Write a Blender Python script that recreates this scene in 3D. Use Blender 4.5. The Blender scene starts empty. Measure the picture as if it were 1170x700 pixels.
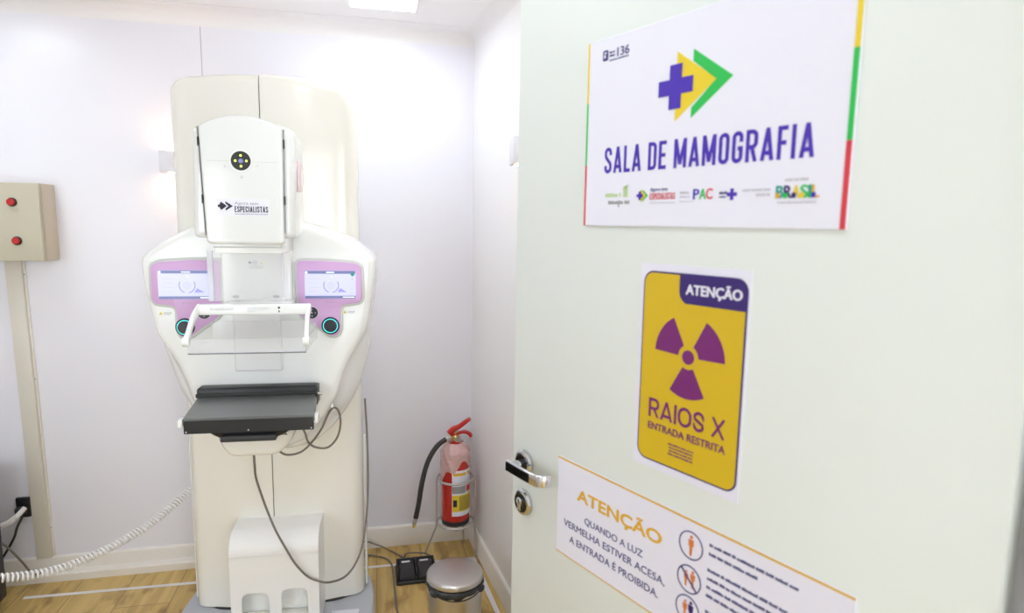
import bpy, bmesh, math, random
from mathutils import Vector, Matrix
R = math.radians
random.seed(4)
sc = bpy.context.scene
col = sc.collection

# ------------------------------------------------------------------ camera
CAM_H = 1.43
pit, rol, yaw = R(7.5435), R(-0.8985), R(12.6967)
F = Vector((math.sin(yaw)*math.cos(pit), math.cos(yaw)*math.cos(pit), -math.sin(pit)))
r0 = Vector((math.cos(yaw), -math.sin(yaw), 0)); d0 = F.cross(r0)
rx = math.cos(rol)*r0 + math.sin(rol)*d0
dx = -math.sin(rol)*r0 + math.cos(rol)*d0
cd = bpy.data.cameras.new('camera'); cam = bpy.data.objects.new('camera', cd); col.objects.link(cam)
mw = Matrix.Identity(4)
for i in range(3):
    mw[i][0] = rx[i]; mw[i][1] = -dx[i]; mw[i][2] = -F[i]
mw[0][3], mw[1][3], mw[2][3] = 0, 0, CAM_H
cam.matrix_world = mw
cd.sensor_fit = 'HORIZONTAL'; cd.sensor_width = 36; cd.lens = 712/1170*36
cd.clip_start = 0.02
cd.dof.use_dof = True; cd.dof.focus_distance = 2.05; cd.dof.aperture_fstop = 4.0
sc.camera = cam

# ------------------------------------------------------------------ light and exposure
W = bpy.data.worlds.new('world'); sc.world = W; W.use_nodes = True
W.node_tree.nodes['Background'].inputs[0].default_value = (0.88, 0.955, 1, 1)
W.node_tree.nodes['Background'].inputs[1].default_value = 2.5   # daylight outside, entering by the added front window and lobby opening
sc.view_settings.view_transform = 'Standard'; sc.view_settings.look = 'None'
sc.view_settings.gamma = 1; sc.view_settings.use_curve_mapping = False
sc.view_settings.exposure = 1.02
PANEL_E = 9.0        # ceiling LED panels
LAMP_E = 24.0         # warm wall lamps
sc.cycles.max_bounces = 10; sc.cycles.diffuse_bounces = 6; sc.cycles.transparent_max_bounces = 16
sc.cycles.use_denoising = True
sc.cycles.caustics_reflective = False; sc.cycles.caustics_refractive = False

# ------------------------------------------------------------------ materials
def mat(name, c, rough=0.5, metal=0.0, spec=0.5, coat=0.0, bump=0.0, bscale=60, var=0.0, vscale=4):
    m = bpy.data.materials.new(name); m.use_nodes = True
    nt = m.node_tree; b = nt.nodes['Principled BSDF']
    b.inputs['Base Color'].default_value = (*c, 1); b.inputs['Roughness'].default_value = rough
    b.inputs['Metallic'].default_value = metal; b.inputs['Specular IOR Level'].default_value = spec
    b.inputs['Coat Weight'].default_value = coat; b.inputs['Coat Roughness'].default_value = 0.06
    tc = nt.nodes.new('ShaderNodeTexCoord')
    if bump:
        n = nt.nodes.new('ShaderNodeTexNoise'); n.inputs['Scale'].default_value = bscale
        nt.links.new(tc.outputs['Object'], n.inputs['Vector'])
        bp = nt.nodes.new('ShaderNodeBump'); bp.inputs['Strength'].default_value = bump; bp.inputs['Distance'].default_value = 0.002
        nt.links.new(n.outputs['Fac'], bp.inputs['Height']); nt.links.new(bp.outputs['Normal'], b.inputs['Normal'])
    if var:
        n = nt.nodes.new('ShaderNodeTexNoise'); n.inputs['Scale'].default_value = vscale
        nt.links.new(tc.outputs['Object'], n.inputs['Vector'])
        mx = nt.nodes.new('ShaderNodeMixRGB'); mx.inputs[1].default_value = (*[x*(1-var) for x in c], 1)
        mx.inputs[2].default_value = (*[min(1, x*(1+var)) for x in c], 1)
        nt.links.new(n.outputs['Fac'], mx.inputs[0]); nt.links.new(mx.outputs[0], b.inputs['Base Color'])
    return m
def emit(name, c, s):
    m = bpy.data.materials.new(name); m.use_nodes = True
    b = m.node_tree.nodes['Principled BSDF']
    b.inputs['Base Color'].default_value = (*c, 1); b.inputs['Roughness'].default_value = 0.35
    b.inputs['Emission Color'].default_value = (*c, 1); b.inputs['Emission Strength'].default_value = s
    return m
def clear(name, c, alpha, rough=0.08):
    m = bpy.data.materials.new(name); m.use_nodes = True
    b = m.node_tree.nodes['Principled BSDF']
    b.inputs['Base Color'].default_value = (*c, 1); b.inputs['Roughness'].default_value = rough
    b.inputs['Alpha'].default_value = alpha
    return m
def srgb(r, g, b):
    f = lambda v: (v/255/12.92) if v/255 <= 0.04045 else ((v/255+0.055)/1.055)**2.4
    return (f(r), f(g), f(b))

def wall_mat(name, c, rough, seam_x=None):
    m = mat(name, c, rough, spec=0.45, var=0.012, vscale=2)
    nt = m.node_tree; b = nt.nodes['Principled BSDF']
    src = b.inputs['Base Color'].links[0].from_socket
    if seam_x is not None:          # joint between two wall sheets
        tc = nt.nodes.new('ShaderNodeTexCoord'); sp = nt.nodes.new('ShaderNodeSeparateXYZ')
        nt.links.new(tc.outputs['Object'], sp.inputs[0])
        prev = None
        for sx in seam_x:
            a = nt.nodes.new('ShaderNodeMath'); a.operation = 'SUBTRACT'; a.inputs[1].default_value = sx
            nt.links.new(sp.outputs['X'], a.inputs[0])
            ab = nt.nodes.new('ShaderNodeMath'); ab.operation = 'ABSOLUTE'; nt.links.new(a.outputs[0], ab.inputs[0])
            lt = nt.nodes.new('ShaderNodeMath'); lt.operation = 'LESS_THAN'; lt.inputs[1].default_value = 0.0016
            nt.links.new(ab.outputs[0], lt.inputs[0])
            if prev is None: prev = lt
            else:
                ad = nt.nodes.new('ShaderNodeMath'); ad.operation = 'MAXIMUM'
                nt.links.new(prev.outputs[0], ad.inputs[0]); nt.links.new(lt.outputs[0], ad.inputs[1]); prev = ad
        mx = nt.nodes.new('ShaderNodeMixRGB'); mx.inputs[2].default_value = (0.50, 0.47, 0.50, 1)
        nt.links.new(src, mx.inputs[1]); nt.links.new(prev.outputs[0], mx.inputs[0])
        nt.links.new(mx.outputs[0], b.inputs['Base Color'])
    return m

def floor_mat():
    m = bpy.data.materials.new('wood_vinyl_floor'); m.use_nodes = True
    nt = m.node_tree; b = nt.nodes['Principled BSDF']; b.inputs['Roughness'].default_value = 0.42
    tc = nt.nodes.new('ShaderNodeTexCoord'); mp = nt.nodes.new('ShaderNodeMapping')
    mp.inputs['Rotation'].default_value = (0, 0, R(90)); nt.links.new(tc.outputs['Object'], mp.inputs[0])
    br = nt.nodes.new('ShaderNodeTexBrick'); br.offset = 0.37
    br.inputs['Color1'].default_value = (0.62, 0.425, 0.145, 1); br.inputs['Color2'].default_value = (0.71, 0.51, 0.19, 1)
    br.inputs['Mortar'].default_value = (0.28, 0.16, 0.06, 1); br.inputs['Scale'].default_value = 1
    br.inputs['Brick Width'].default_value = 1.2; br.inputs['Row Height'].default_value = 0.19; br.inputs['Mortar Size'].default_value = 0.0012
    nt.links.new(mp.outputs[0], br.inputs['Vector'])
    m2 = nt.nodes.new('ShaderNodeMapping'); m2.inputs['Scale'].default_value = (8, 0.8, 1); nt.links.new(tc.outputs['Object'], m2.inputs[0])
    n = nt.nodes.new('ShaderNodeTexNoise'); n.inputs['Scale'].default_value = 3; n.inputs['Detail'].default_value = 6; n.inputs['Distortion'].default_value = 1.2
    nt.links.new(m2.outputs[0], n.inputs['Vector'])
    cr = nt.nodes.new('ShaderNodeValToRGB'); cr.color_ramp.elements[0].position = 0.35; cr.color_ramp.elements[0].color = (0.74, 0.69, 0.62, 1)
    cr.color_ramp.elements[1].position = 0.6; cr.color_ramp.elements[1].color = (1, 1, 1, 1)
    nt.links.new(n.outputs['Fac'], cr.inputs[0])
    n2 = nt.nodes.new('ShaderNodeTexNoise'); n2.inputs['Scale'].default_value = 5.5; n2.inputs['Detail'].default_value = 3
    m3 = nt.nodes.new('ShaderNodeMapping'); m3.inputs['Scale'].default_value = (2.2, 1, 1); nt.links.new(tc.outputs['Object'], m3.inputs[0]); nt.links.new(m3.outputs[0], n2.inputs['Vector'])
    c2 = nt.nodes.new('ShaderNodeValToRGB'); c2.color_ramp.elements[0].position = 0.35; c2.color_ramp.elements[0].color = (0.5, 0.42, 0.34, 1)
    c2.color_ramp.elements[1].position = 0.46; c2.color_ramp.elements[1].color = (1, 1, 1, 1); nt.links.new(n2.outputs['Fac'], c2.inputs[0])
    x1 = nt.nodes.new('ShaderNodeMixRGB'); x1.blend_type = 'MULTIPLY'; x1.inputs[0].default_value = 0.8
    nt.links.new(br.outputs['Color'], x1.inputs[1]); nt.links.new(cr.outputs[0], x1.inputs[2])
    x2 = nt.nodes.new('ShaderNodeMixRGB'); x2.blend_type = 'MULTIPLY'; x2.inputs[0].default_value = 0.75
    nt.links.new(x1.outputs[0], x2.inputs[1]); nt.links.new(c2.outputs[0], x2.inputs[2])
    nt.links.new(x2.outputs[0], b.inputs['Base Color'])
    return m

M = {}
M['wall_back'] = wall_mat('lavender_white_wall_sheet', (0.855, 0.845, 0.91), 0.28, (-0.623,))
M['wall'] = wall_mat('white_wall_sheet', (0.87, 0.86, 0.875), 0.35)
M['ceiling'] = mat('white_ceiling', (0.88, 0.86, 0.87), 0.4, var=0.01)
M['floor'] = floor_mat()
M['skirt'] = mat('cream_skirting', (0.84, 0.80, 0.74), 0.4, bump=0.05)
M['door'] = mat('door_white_paint', (0.755, 0.79, 0.755), 0.45, bump=0.03, bscale=120)
M['shell'] = mat('ivory_gloss_plastic', (0.84, 0.815, 0.745), 0.16, coat=0.5, bump=0.0, var=0.01)
M['white'] = mat('white_gloss_plastic', (0.89, 0.895, 0.875), 0.2, coat=0.4, var=0.008)
M['head'] = mat('white_head_plastic', (0.80, 0.805, 0.79), 0.2, coat=0.4, var=0.008)  # darker copy of the white plastic, offsets strong light on the head
M['cover'] = mat('satin_white_cover', (0.86, 0.85, 0.84), 0.35, var=0.01)
M['rim'] = mat('grey_white_rim', (0.62, 0.63, 0.60), 0.35, var=0.01)
M['dark'] = mat('dark_seam', (0.03, 0.03, 0.028), 0.6, bump=0.1)
M['black'] = mat('black_plastic', (0.016, 0.016, 0.017), 0.4, bump=0.1)
M['table'] = mat('carbon_grey_top', (0.13, 0.135, 0.132), 0.3, bump=0.06, bscale=400, var=0.08, vscale=9)
M['lilac'] = mat('lilac_panel', srgb(214, 172, 217), 0.35, var=0.01)
M['screen'] = emit('screen_backlight', srgb(206, 208, 246), 0.15)
M['bar'] = emit('screen_header', srgb(112, 120, 165), 0.17)
M['graph'] = emit('screen_graph', srgb(150, 145, 222), 0.21)
M['graphlt'] = emit('screen_text', srgb(196, 196, 238), 0.21)
M['scrwhite'] = emit('screen_white', srgb(245, 248, 255), 0.29)
M['teal'] = emit('teal_ring_light', (0.05, 0.62, 0.58), 0.9)
M['led'] = emit('yellow_green_led', (0.75, 0.85, 0.1), 1.0)
M['knob'] = mat('dark_knob', (0.02, 0.018, 0.03), 0.35, bump=0.05)
M['lens'] = mat('blue_lens', (0.25, 0.26, 0.55), 0.1, var=0.1)
M['ink'] = mat('dark_print', (0.025, 0.022, 0.04), 0.5, var=0.1)
M['greyink'] = mat('grey_print', (0.33, 0.33, 0.34), 0.5, var=0.1)
M['paleink'] = mat('pale_grey_print', (0.58, 0.58, 0.63), 0.5, var=0.1)
M['sticker'] = mat('white_sticker', (0.80, 0.79, 0.88), 0.35, var=0.01)
M['clear'] = clear('clear_acrylic', (0.80, 0.80, 0.80), 0.22)
M['clearedge'] = clear('acrylic_edge', (0.85, 0.84, 0.92), 0.55)
M['smoke'] = mat('dark_acrylic_edge', (0.12, 0.12, 0.12), 0.3, var=0.05)
M['plate'] = mat('grey_base_plate', (0.50, 0.51, 0.56), 0.5, bump=0.1)
M['cable'] = mat('taupe_cable', (0.20, 0.17, 0.145), 0.5, bump=0.1)
M['coil'] = mat('white_coil_cord', (0.82, 0.80, 0.80), 0.4, var=0.02)
M['box'] = mat('beige_steel', (0.56, 0.52, 0.40), 0.45, bump=0.06, bscale=200, var=0.02)
M['boxside'] = mat('beige_steel_case', (0.60, 0.52, 0.40), 0.45, bump=0.06, bscale=200)
M['duct'] = mat('ivory_duct', (0.70, 0.66, 0.58), 0.45, var=0.02)
M['red'] = mat('red_plastic', (0.50, 0.012, 0.012), 0.3, var=0.05)
M['redpaint'] = mat('red_paint', (0.52, 0.02, 0.015), 0.25, coat=0.3, var=0.05)
M['yellow'] = mat('yellow_print', (0.78, 0.58, 0.05), 0.45, var=0.03)
M['steel'] = mat('brushed_steel', (0.60, 0.575, 0.55), 0.28, 1.0, bump=0.05, bscale=300)
M['wire'] = mat('grey_painted_wire', (0.50, 0.47, 0.45), 0.35, 0.4, bump=0.05)
M['chrome'] = mat('chrome', (0.66, 0.67, 0.69), 0.09, 1.0, bump=0.01)
M['darkreflection'] = mat('dark_chrome_reflection', (0.07, 0.075, 0.085), 0.16, 1.0, bump=0.01)  # dark surroundings mirrored in the chrome, put into the base colour
M['brass'] = mat('brass', (0.55, 0.40, 0.14), 0.3, 1.0, bump=0.02)
M['rubber'] = mat('black_rubber', (0.028, 0.027, 0.028), 0.55, bump=0.2)
M['bag'] = mat('black_bin_bag', (0.035, 0.035, 0.038), 0.3, bump=0.8, bscale=60)
M['wrap'] = clear('torn_milky_wrap', (0.93, 0.74, 0.72), 0.55, 0.25)
M['cab'] = mat('charcoal_cabinet', (0.030, 0.030, 0.034), 0.5, bump=0.1, var=0.05)
M['tape'] = mat('white_floor_tape', (0.80, 0.77, 0.78), 0.5, var=0.05, vscale=20)
M['panel_light'] = emit('led_panel', (0.86, 0.945, 1.0), PANEL_E)
M['lamp_light'] = emit('warm_led', (1.0, 0.60, 0.32), LAMP_E)
M['lampbody'] = mat('grey_white_lamp', (0.80, 0.785, 0.835), 0.4, var=0.02)
M['purple'] = mat('violet_print', srgb(74, 46, 178), 0.45, var=0.02)
M['deepviolet'] = mat('deep_violet_print', srgb(52, 28, 110), 0.45, var=0.02)
M['magenta'] = mat('plum_print', srgb(118, 30, 112), 0.45, var=0.02)
M['green'] = mat('green_print', srgb(42, 190, 84), 0.45, var=0.02)
M['syellow'] = mat('sun_yellow_print', srgb(232, 205, 44), 0.45, var=0.02)
M['plateyellow'] = mat('warning_yellow', srgb(214, 180, 22), 0.45, var=0.02)
M['gold'] = mat('gold_print', srgb(222, 172, 50), 0.45, var=0.02)
M['sred'] = mat('red_print', srgb(214, 60, 74), 0.45, var=0.02)
M['navy'] = mat('navy_print', srgb(72, 72, 130), 0.45, var=0.02)
M['orange'] = mat('orange_print', srgb(214, 122, 60), 0.45, var=0.02)
M['signboard'] = mat('sign_board', (0.83, 0.825, 0.93), 0.3, var=0.006)
M['paper'] = mat('sign_paper', (0.80, 0.79, 0.90), 0.45, var=0.006)
M['palegreen'] = mat('pale_green_print', srgb(190, 212, 160), 0.45, var=0.02)
M['teal2'] = mat('teal_print', srgb(40, 160, 140), 0.45, var=0.02)
M['pinklabel'] = mat('pink_label', srgb(240, 214, 218), 0.4, var=0.01)

# ------------------------------------------------------------------ mesh helpers
def build(name, bm, m, parent=None, smooth=35):
    me = bpy.data.meshes.new(name)
    bmesh.ops.recalc_face_normals(bm, faces=bm.faces[:])
    bm.to_mesh(me); bm.free()
    o = bpy.data.objects.new(name, me); col.objects.link(o)
    for x in (m if isinstance(m, (list, tuple)) else [m]): me.materials.append(x)
    if smooth:
        me.polygons.foreach_set('use_smooth', [True]*len(me.polygons)); me.set_sharp_from_angle(angle=R(smooth))
    if parent: o.parent = parent
    return o
def tag(o, label, cat, group=None):
    o['label'] = label; o['category'] = cat
    if group: o['group'] = group
    return o
def struct(o):
    o['kind'] = 'structure'; return o
def empty(name, loc=(0, 0, 0), rz=0, label=None, cat=None, group=None):
    o = bpy.data.objects.new(name, None); col.objects.link(o); o.empty_display_size = 0.1
    o.location = loc; o.rotation_euler = (0, 0, rz)
    if label: tag(o, label, cat, group)
    return o
def B(): return bmesh.new()
def box(bm, x0, x1, y0, y1, z0, z1, bev=0, seg=2, rot=None, mi=0):
    r = bmesh.ops.create_cube(bm, size=1)
    vs = r['verts']; c = Vector(((x0+x1)/2, (y0+y1)/2, (z0+z1)/2))
    for v in vs: v.co = Vector((v.co.x*(x1-x0), v.co.y*(y1-y0), v.co.z*(z1-z0)))
    fs = set(f for v in vs for f in v.link_faces)
    if bev:
        es = list({e for v in vs for e in v.link_edges})
        rr = bmesh.ops.bevel(bm, geom=es, offset=bev, segments=seg, profile=0.5, affect='EDGES')
        fs = set(f for f in rr['faces']) | {f for f in fs if f.is_valid}
    vs = list({v for f in fs for v in f.verts})
    mtx = Matrix.Translation(c) @ (rot if rot else Matrix.Identity(4))
    for v in vs: v.co = mtx @ v.co
    for f in fs: f.material_index = mi
    return vs
def ring_faces(bm, rings, closed=True, cap=(True, True), mi=0):
    vr = [[bm.verts.new(p) for p in r] for r in rings]; n = len(vr[0])
    for a, b in zip(vr[:-1], vr[1:]):
        for i in range(n if closed else n-1):
            j = (i+1) % n
            f = bm.faces.new((a[i], a[j], b[j], b[i])); f.material_index = mi
    if cap[0]: bm.faces.new(vr[0][::-1]).material_index = mi
    if cap[1]: bm.faces.new(vr[-1]).material_index = mi
    return vr
def lathe(bm, prof, c=(0, 0, 0), n=40, mi=0, axis='Z', cap=(True, True)):
    rings = []
    for r, z in prof:
        ring = []
        for i in range(n):
            a = 2*math.pi*i/n; x, y = max(r, 1e-5)*math.cos(a), max(r, 1e-5)*math.sin(a)
            p = {'Z': (x, y, z), 'Y': (x, z, y), 'X': (z, x, y)}[axis]
            ring.append(Vector(c)+Vector(p))
        rings.append(ring)
    return ring_faces(bm, rings, mi=mi, cap=cap)
def spline(pts, sub=8, closed=False):
    P = [Vector(p) for p in pts]; n = len(P); out = []
    rng = n if closed else n-1
    for i in range(rng):
        p0 = P[(i-1) % n] if (closed or i > 0) else P[0]*2-P[1]
        p1, p2 = P[i], P[(i+1) % n]
        p3 = P[(i+2) % n] if (closed or i < n-2) else P[-1]*2-P[-2]
        for k in range(sub):
            t = k/sub
            out.append(0.5*((2*p1)+(p2-p0)*t+(2*p0-5*p1+4*p2-p3)*t*t+(3*p1-p0-3*p2+p3)*t**3))
    if not closed: out.append(P[-1].copy())
    return out
def tube(bm, path, r, n=10, closed=False, mi=0):
    P = [Vector(p) for p in path]; m = len(P); rings = []
    t0 = (P[1]-P[0]).normalized()
    up = Vector((0, 0, 1)) if abs(t0.z) < 0.9 else Vector((1, 0, 0))
    nrm = t0.cross(up).normalized()
    for i in range(m):
        if closed: t = (P[(i+1) % m]-P[i-1]).normalized()
        else: t = (P[min(i+1, m-1)]-P[max(i-1, 0)]).normalized()
        nrm = (nrm - t*nrm.dot(t)).normalized(); b = t.cross(nrm)
        rr = r(i/(m-1)) if callable(r) else r
        rings.append([P[i]+(nrm*math.cos(2*math.pi*k/n)+b*math.sin(2*math.pi*k/n))*rr for k in range(n)])
    if closed: rings.append(rings[0]); 
    ring_faces(bm, rings, cap=(not closed, not closed), mi=mi)
    if closed: bmesh.ops.remove_doubles(bm, verts=bm.verts[:], dist=1e-6)
def circle_path(c, r, n=40, axis='Z', a0=0, a1=360):
    out = []
    for i in range(n):
        a = R(a0+(a1-a0)*i/n)
        x, y = r*math.cos(a), r*math.sin(a)
        out.append(Vector(c)+Vector({'Z': (x, y, 0), 'Y': (x, 0, y), 'X': (0, x, y)}[axis]))
    return out
def arc2(cx, cz, r, a0, a1, n=8):
    return [(cx+r*math.cos(R(a0+(a1-a0)*i/n)), cz+r*math.sin(R(a0+(a1-a0)*i/n))) for i in range(n+1)]
def rrect(x0, x1, z0, z1, r, n=6):
    return arc2(x1-r, z1-r, r, 0, 90, n)+arc2(x0+r, z1-r, r, 90, 180, n)+arc2(x0+r, z0+r, r, 180, 270, n)+arc2(x1-r, z0+r, r, 270, 360, n)
def smooth2(pts, rad=0.012, n=5):
    """round the corners of a polygon"""
    out = []; m = len(pts)
    for i in range(m):
        p = Vector(pts[i]); a = Vector(pts[i-1])-p; b = Vector(pts[(i+1) % m])-p
        d = min(rad, a.length*0.45, b.length*0.45)
        s, e = p+a.normalized()*d, p+b.normalized()*d
        for k in range(n+1):
            t = k/n; out.append(tuple(s*(1-t)**2+p*2*t*(1-t)+e*t*t))
    return out
def offset2(pts, d):
    """move a polygon outwards (d>0), any winding"""
    m = len(pts); A = sum(pts[i-1][0]*pts[i][1]-pts[i][0]*pts[i-1][1] for i in range(m))
    s = 1 if A > 0 else -1; out = []
    for i in range(m):
        t = Vector(pts[(i+1) % m])-Vector(pts[i-1]); t = t.normalized() if t.length > 1e-9 else Vector((1, 0))
        out.append((pts[i][0]+s*d*t.y, pts[i][1]-s*d*t.x))
    return out
def prism(bm, pts, y0, y1, bev=0.0, seg=3, mi=0):
    """outline in x,z with its front at y0 (facing -Y) and back at y1; front edge rounded"""
    rings = []
    if bev:
        for k in range(seg+1):
            a = math.pi/2*k/seg
            q = offset2(pts, -bev*(1-math.sin(a)))
            rings.append([(x, y0+bev*(1-math.cos(a)), z) for x, z in q])
    else: rings.append([(x, y0, z) for x, z in pts])
    rings.append([(x, y1, z) for x, z in pts])
    ring_faces(bm, rings, mi=mi)
def plate_holes(name, outlines, y0, y1, m, parent):
    """flat plate in x,z with holes, thickness y0..y1"""
    cu = bpy.data.curves.new(name, 'CURVE'); cu.dimensions = '2D'; cu.fill_mode = 'BOTH'; cu.extrude = abs(y1-y0)/2
    for pts in outlines:
        s = cu.splines.new('POLY'); s.points.add(len(pts)-1); s.use_cyclic_u = True
        for p, q in zip(s.points, pts): p.co = (q[0], q[1], 0, 1)
    return curve_to(name, cu, m, parent, Matrix.Translation((0, (y0+y1)/2, 0)) @ Matrix.Rotation(R(90), 4, 'X'))
def curve_to(name, cu, m, parent, mtx, fit=None):
    t = bpy.data.objects.new('tmp', cu); col.objects.link(t); bpy.context.view_layer.update()
    me = bpy.data.meshes.new_from_object(t.evaluated_get(bpy.context.evaluated_depsgraph_get()))
    bpy.data.objects.remove(t); bpy.data.curves.remove(cu)
    if fit:
        x0, x1, z0, cap, ref = fit
        xs = [v.co.x for v in me.vertices]; a, b = min(xs), max(xs)
        for v in me.vertices:
            v.co.x = x0+(v.co.x-a)/(b-a)*(x1-x0); v.co.y = z0+v.co.y/ref*cap
    me.transform(mtx); me.name = name
    o = bpy.data.objects.new(name, me); col.objects.link(o); me.materials.clear(); me.materials.append(m)
    if parent: o.parent = parent
    return o
def text(s, x0, x1, z0, cap, y, m, parent, bold=0.0, name='lettering', th=0.0006):
    """printed lettering facing -Y: baseline z0, capital height cap, from x0 to x1"""
    cu = bpy.data.curves.new(name, 'FONT'); cu.body = s; cu.size = 1; cu.extrude = 0.0003; cu.resolution_u = 4
    o = curve_to(name, cu, m, parent, Matrix.Translation((0, y-0.0003, 0)) @ Matrix.Rotation(R(90), 4, 'X'), (x0, x1, z0, cap, 0.727))
    if bold > 0:                       # heavier strokes: the same outlines struck again slightly aside
        bm = B(); d = bold*cap
        for k, (ax, az) in enumerate(((-1, 0), (1, 0), (0, -0.7), (0, 0.7))):
            n0 = len(bm.verts); bm.from_mesh(o.data); bm.verts.ensure_lookup_table()
            for v in bm.verts[n0:]: v.co.x += ax*d; v.co.z += az*d; v.co.y -= 0.00003*k
        bm.to_mesh(o.data); bm.free()
    return o
def flat(name, polys, y, m, parent, th=0.0006):
    """printed flat shapes facing -Y"""
    bm = B()
    for p in polys: prism(bm, p, y-th, y)
    return build(name, bm, m, parent, smooth=0)
def dashes(rows, seed=1):
    """rows of illegible small print: (x0,x1,z,h), strokes grouped like words"""
    rnd = random.Random(seed); out = []
    for x0, x1, z, h in rows:
        x = x0
        while x < x1-h*0.4:
            for _ in range(rnd.randint(2, 8)):
                w = min(h*rnd.uniform(0.45, 0.75), x1-x)
                if w < h*0.2: break
                k = rnd.choice((0, 0, 0.12, 0.25))*h
                out.append([(x, z), (x+w, z), (x+w, z+h-k), (x, z+h-k)]); x += w+h*0.16
            x += h*0.45
    return out
def circ(x, z, r, n=24, sx=1, sz=1): return [(x+r*sx*math.cos(2*math.pi*i/n), z+r*sz*math.sin(2*math.pi*i/n)) for i in range(n)]
def annulus(bm, cx, cz, r0, r1, y0, y1, a0=0, a1=360, n=40, mi=0):
    full = abs(a1-a0) >= 360; k = n if full else n+1; rings = []
    for i in range(k):
        a = R(a0+(a1-a0)*i/n); c, s = math.cos(a), math.sin(a)
        rings.append([(cx+r0*c, y0, cz+r0*s), (cx+r1*c, y0, cz+r1*s), (cx+r1*c, y1, cz+r1*s), (cx+r0*c, y1, cz+r0*s)])
    if full: rings.append(rings[0])
    ring_faces(bm, rings, cap=(not full, not full), mi=mi)
    if full: bmesh.ops.remove_doubles(bm, verts=bm.verts[:], dist=1e-7)

# ------------------------------------------------------------------ room shell
YB = 2.672; XC = 0.425; H = 2.2; AR = R(5.585)      # back wall, right corner, ceiling, skew of the right wall
XL = -2.3; YF0, YF1 = 0.335, 0.435                    # left wall, front partition
def rwx(y): return XC+(YB-y)*math.tan(AR)           # x of the right wall face at y
bm = B(); box(bm, XL-0.1, 1.3, YF0, YB+0.1, -0.08, 0); box(bm, -0.72, 1.3, -1.8, YF0, -0.08, 0); struct(build('floor', bm, M['floor'], smooth=0))
bm = B(); box(bm, XL-0.1, 1.3, YF0, YB+0.1, H, H+0.08); box(bm, -0.72, 1.3, -1.8, YF0, H, H+0.08); struct(build('ceiling', bm, M['ceiling'], smooth=0))
bm = B(); box(bm, XL-0.1, 1.3, YB, YB+0.1, 0, H); struct(build('wall_back', bm, M['wall_back'], smooth=0))
bm = B(); ring_faces(bm, [[(rwx(y), y, z), (rwx(y)+0.1, y, z), (rwx(y)+0.1, y, z+0), (rwx(y), y, z)] for y, z in ()] or
    [[(rwx(YF1), YF1, z), (rwx(YB), YB, z), (1.3, YB, z), (1.3, YF1, z)] for z in (0, H)])
struct(build('wall_right', bm, M['wall'], smooth=0))
bm = B(); box(bm, XL-0.1, XL, YF0, YB, 0, H); struct(build('wall_left', bm, M['wall'], smooth=0))
bm = B()                                              # partition with the doorway and an added, unseen daylight window
OX0, OX1, OZ = -0.30, 0.615, 2.06
WX0, WX1, WZ0, WZ1 = -1.95, -0.85, 0.75, 1.75  # added window opening out of view, lets daylight onto the machine
box(bm, XL, WX0, YF0, YF1, 0, H); box(bm, WX1, OX0, YF0, YF1, 0, H); box(bm, WX0, WX1, YF0, YF1, 0, WZ0); box(bm, WX0, WX1, YF0, YF1, WZ1, H); box(bm, OX1, 1.3, YF0, YF1, 0, H); box(bm, OX0, OX1, YF0, YF1, OZ, H)
struct(build('wall_front', bm, M['wall'], smooth=0))
bm = B(); box(bm, -0.62, 0.05, -1.8, -1.7, 0, H); box(bm, 1.15, 1.2, -1.8, -1.7, 0, H); box(bm, 0.05, 1.15, -1.8, -1.7, 2.05, H); struct(build('wall_lobby', bm, M['wall'], smooth=0))  # end wall opening added to let daylight in through the lobby
bm = B(); box(bm, -0.72, -0.62, -1.8, YF0, 0, H); struct(build('wall_lobby_left', bm, M['wall'], smooth=0))
bm = B()
for a in (WX0, (WX0+WX1)/2-0.02, WX1-0.04): box(bm, a, a+0.04, YF0+0.03, YF1-0.03, WZ0, WZ1, 0.003)
for a in (WZ0, WZ1-0.04): box(bm, WX0, WX1, YF0+0.032, YF1-0.032, a, a+0.04, 0.003)
struct(build('added_window_1', bm, M['lampbody'], smooth=30))  # frame of the added daylight window, out of view
bm = B(); box(bm, 1.2, 1.3, -1.8, YF0, 0, H); struct(build('wall_lobby_right', bm, M['wall'], smooth=0))
# skirting: a tall board with a rounded top, plus a ledge on the left part of the back wall
def skirt_profile(t, h): return [(0, 0), (t, 0), (t, h-0.012), (t-0.003, h-0.004), (t-0.008, h), (0, h)]
bm = B(); pr = skirt_profile(0.014, 0.092)
ring_faces(bm, [[(x, YB-a, b) for a, b in pr] for x in (XL, XC-0.002)])
struct(build('baseboard_back', bm, M['skirt'], smooth=30))
bm = B(); nrm = Vector((-math.cos(AR), -math.sin(AR), 0)); 
ring_faces(bm, [[Vector((rwx(y), y, 0))+nrm*a+Vector((0, 0, b)) for a, b in pr] for y in (YB-0.002, YF1+0.02)])
struct(build('baseboard_right', bm, M['skirt'], smooth=30))
bm = B(); ring_faces(bm, [[(x, YB-0.014-a, b) for a, b in ((0, 0), (0.026, 0), (0.026, 0.028), (0.021, 0.034), (0, 0.038))] for x in (XL, -0.50)])
struct(build('trim_1', bm, M['skirt'], smooth=30))
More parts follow.
